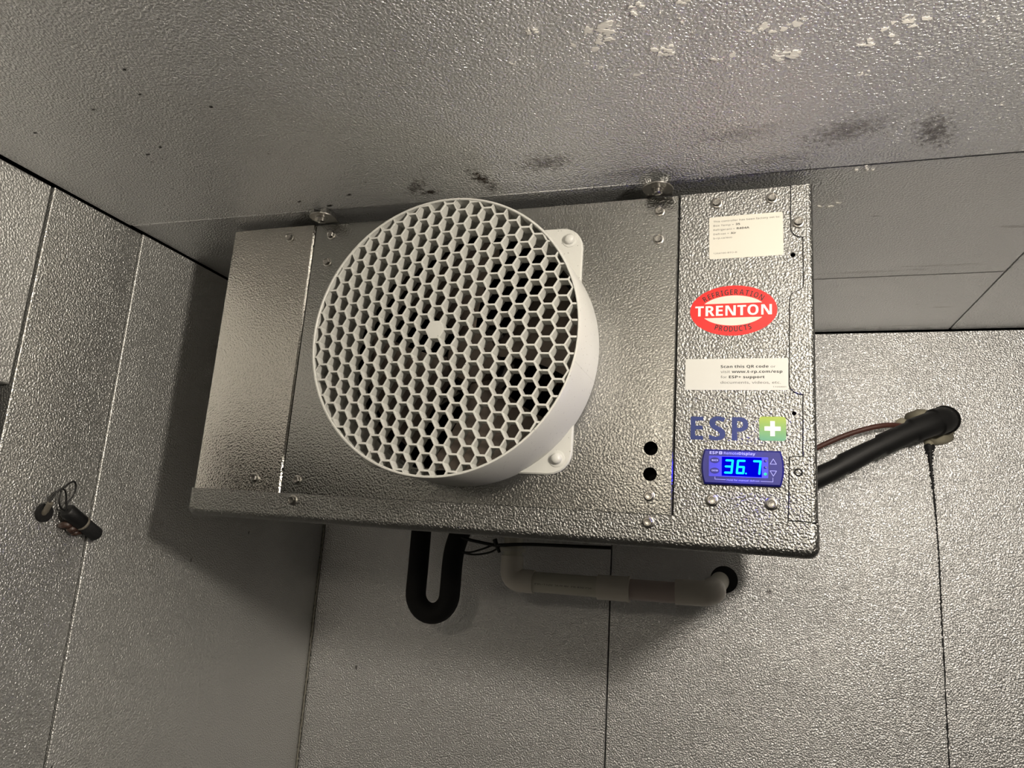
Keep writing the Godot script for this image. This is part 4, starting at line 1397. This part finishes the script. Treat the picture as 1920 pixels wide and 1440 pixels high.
func probe() -> void:
	# a dead sensor lead on the left wall
	var hole := thing("wall_plug", "round black rubber plug with grey stub on the left wall", "plug", Vector3(0.0, -0.3425, 0.6605))
	var mb := Mb.new()
	lathe(mb, [Vector2(0.0, 0.0022), Vector2(0.0095, 0.0024), Vector2(0.0112, 0.0018), Vector2(0.0118, -0.003)], Transform3D(Basis(Vector3.BACK, -PI / 2), Vector3.ZERO), 28)
	obj("disc", mb.mesh(), mat.dark, hole)
	mb = Mb.new()
	tube(mb, [Vector3(0.001, -0.0005, 0.002), Vector3(0.006, 0.003, 0.0035), Vector3(0.0135, 0.0125, 0.0062)], func(_t: float) -> float: return 0.0036, 14)
	obj("stub", mb.mesh(), mat.grey_band, hole)

	var s := thing("sensor_lead", "black two piece sensor sleeve dangling on looped thin wires on the left wall", "sensor", Vector3(0.0, -0.3671, 0.5882))
	var off := Vector3(0.0, -0.3671, 0.5882)
	var sl := func(called: String, a: Vector3, b: Vector3, r: float, m: Material) -> void:
		var k := Mb.new()
		var d: Vector3 = b - a
		var y := d.normalized()
		var x := y.cross(Vector3.RIGHT).normalized()
		lathe(k, [Vector2(0.0, 0.0), Vector2(r * 0.8, 0.0), Vector2(r, r * 0.3), Vector2(r, d.length() - r * 0.3), Vector2(r * 0.8, d.length()), Vector2(0.0, d.length())], Transform3D(Basis(x, y, x.cross(y)), a - off), 20)
		obj(called, k.mesh(), m, s)
	var p0 := Vector3(0.013, -0.3375, 0.6415)
	var p1 := Vector3(0.013, -0.3675, 0.5870)
	sl.call("sleeve", p0, p0.lerp(p1, 0.52), 0.0098, mat.tape)
	sl.call("band", p0.lerp(p1, 0.47), p0.lerp(p1, 0.57), 0.0102, mat.grey_band)
	sl.call("sleeve", p0.lerp(p1, 0.54), p1, 0.0092, mat.insulation)
	var loops := [
		[Vector3(0.012, -0.3300, 0.6668), Vector3(0.014, -0.3187, 0.6653), Vector3(0.016, -0.3128, 0.6582), Vector3(0.016, -0.3130, 0.6520), Vector3(0.015, -0.3200, 0.6473), Vector3(0.014, -0.3299, 0.6443), Vector3(0.013, -0.3385, 0.6403)],
		[Vector3(0.013, -0.3290, 0.6672), Vector3(0.016, -0.3158, 0.6624), Vector3(0.018, -0.3098, 0.6552), Vector3(0.018, -0.3039, 0.6488), Vector3(0.018, -0.3013, 0.6422), Vector3(0.017, -0.3063, 0.6379), Vector3(0.016, -0.3165, 0.6372), Vector3(0.016, -0.3235, 0.6412), Vector3(0.015, -0.3291, 0.6439), Vector3(0.014, -0.3375, 0.6425)],
		[Vector3(0.012, -0.3135, 0.6540), Vector3(0.010, -0.3152, 0.6518), Vector3(0.010, -0.3239, 0.6522), Vector3(0.010, -0.3324, 0.6495), Vector3(0.010, -0.3374, 0.6437), Vector3(0.012, -0.3390, 0.6372)],
	]
	for w in loops:
		mb = Mb.new()
		var q := []
		for p in smooth_path(w, 8):
			q.append(p - off)
		tube(mb, q, func(_t: float) -> float: return 0.0011, 8)
		obj("wire", mb.mesh(), mat.wire, s)
	mb = Mb.new()
	var fn := grain_noise(55.0, 8)
	for c in [[Vector3(0.005, -0.3560, 0.6290), Vector3(0.008, 0.0055, 0.0095)], [Vector3(0.006, -0.3610, 0.6215), Vector3(0.009, 0.0068, 0.0085)], [Vector3(0.005, -0.3655, 0.6140), Vector3(0.007, 0.0042, 0.0090)]]:
		var rings := 12
		var seg := 18
		var cc: Vector3 = c[0]
		var pt := func(i: int, j: int) -> Vector3:
			var ph := PI * i / rings
			var th := TAU * (j % seg) / seg
			var d := Vector3(sin(ph) * cos(th), cos(ph), sin(ph) * sin(th))
			return cc + d * c[1] * (1.0 + 0.7 * fn.get_noise_3dv(cc + d * c[1]))
		for i in rings:
			for j in seg:
				var a: Vector3 = pt.call(i, j)
				var b: Vector3 = pt.call(i, j + 1)
				var e: Vector3 = pt.call(i + 1, j + 1)
				var d: Vector3 = pt.call(i + 1, j)
				mb.quad(a, b, e, d, (a - cc).normalized(), (b - cc).normalized(), (e - cc).normalized(), (d - cc).normalized())
	tag(obj("putty_lump", mb.mesh(), mat.putty), "shiny brown lump of putty under the black sensor sleeve on the left wall", "putty")


func vapor_lamp(at: Vector3, energy: float, tone: Color, label: String) -> void:
	# one of the cooler's jar lamps, on the ceiling outside the picture
	var lamp := thing("ceiling_lamp", label, "lamp", Vector3(at.x, CEIL, at.z))
	var mb := Mb.new()
	lathe(mb, [Vector2(0.058, 0.0), Vector2(0.058, -0.03), Vector2(0.050, -0.042), Vector2(0.050, -0.06), Vector2(0.0, -0.06)], Transform3D.IDENTITY, 36)
	obj("base", mb.mesh(), mat.zinc, lamp)
	mb = Mb.new()
	var dy := at.y - CEIL
	var prof := [Vector2(0.046, -0.06)]
	for i in 10:
		var a := PI / 2 * i / 9.0
		prof.append(Vector2(cos(a) * 0.048, dy - 0.015 - sin(a) * 0.045))
	lathe(mb, prof, Transform3D.IDENTITY, 36)
	obj("glass_jar_light", mb.mesh(), mat.jar, lamp)
	var l := OmniLight3D.new()
	l.name = "lamp_light"
	l.position = Vector3(0, dy, 0)
	l.light_color = tone
	l.light_energy = energy
	l.light_size = 0.045
	l.omni_range = 8.0
	l.omni_attenuation = 2.0
	l.shadow_enabled = true
	lamp.add_child(l, true)




func _ready() -> void:
	var cam := Camera3D.new()
	cam.name = "camera"
	cam.position = Vector3(0.821276, -0.339346, 1.368709)
	cam.rotation = Vector3(0.2132204, 0.3016793, 0.0631583)
	cam.fov = 56.2514
	cam.near = 0.02
	cam.far = 30.0
	cam.current = true
	add_child(cam)
	var we := WorldEnvironment.new()
	we.name = "environment"
	var env := Environment.new()
	env.background_mode = Environment.BG_COLOR
	env.background_color = Color.BLACK
	env.tonemap_mode = Environment.TONE_MAPPER_LINEAR
	env.tonemap_exposure = 0.70
	env.sdfgi_enabled = true
	env.ssao_enabled = true
	env.ssil_enabled = true
	we.environment = env
	add_child(we)
	materials()
	vapor_lamp(LAMP, 1.25, Color(1.0, 0.96, 0.90), "glowing glass jar lamp on the ceiling nearest the evaporator, outside the picture")
	vapor_lamp(LAMP_FAR, 0.24, Color(1.0, 0.95, 0.87), "glowing glass jar lamp on the ceiling behind the camera, outside the picture")
	room()
	evaporator()
	pipes()
	probe()
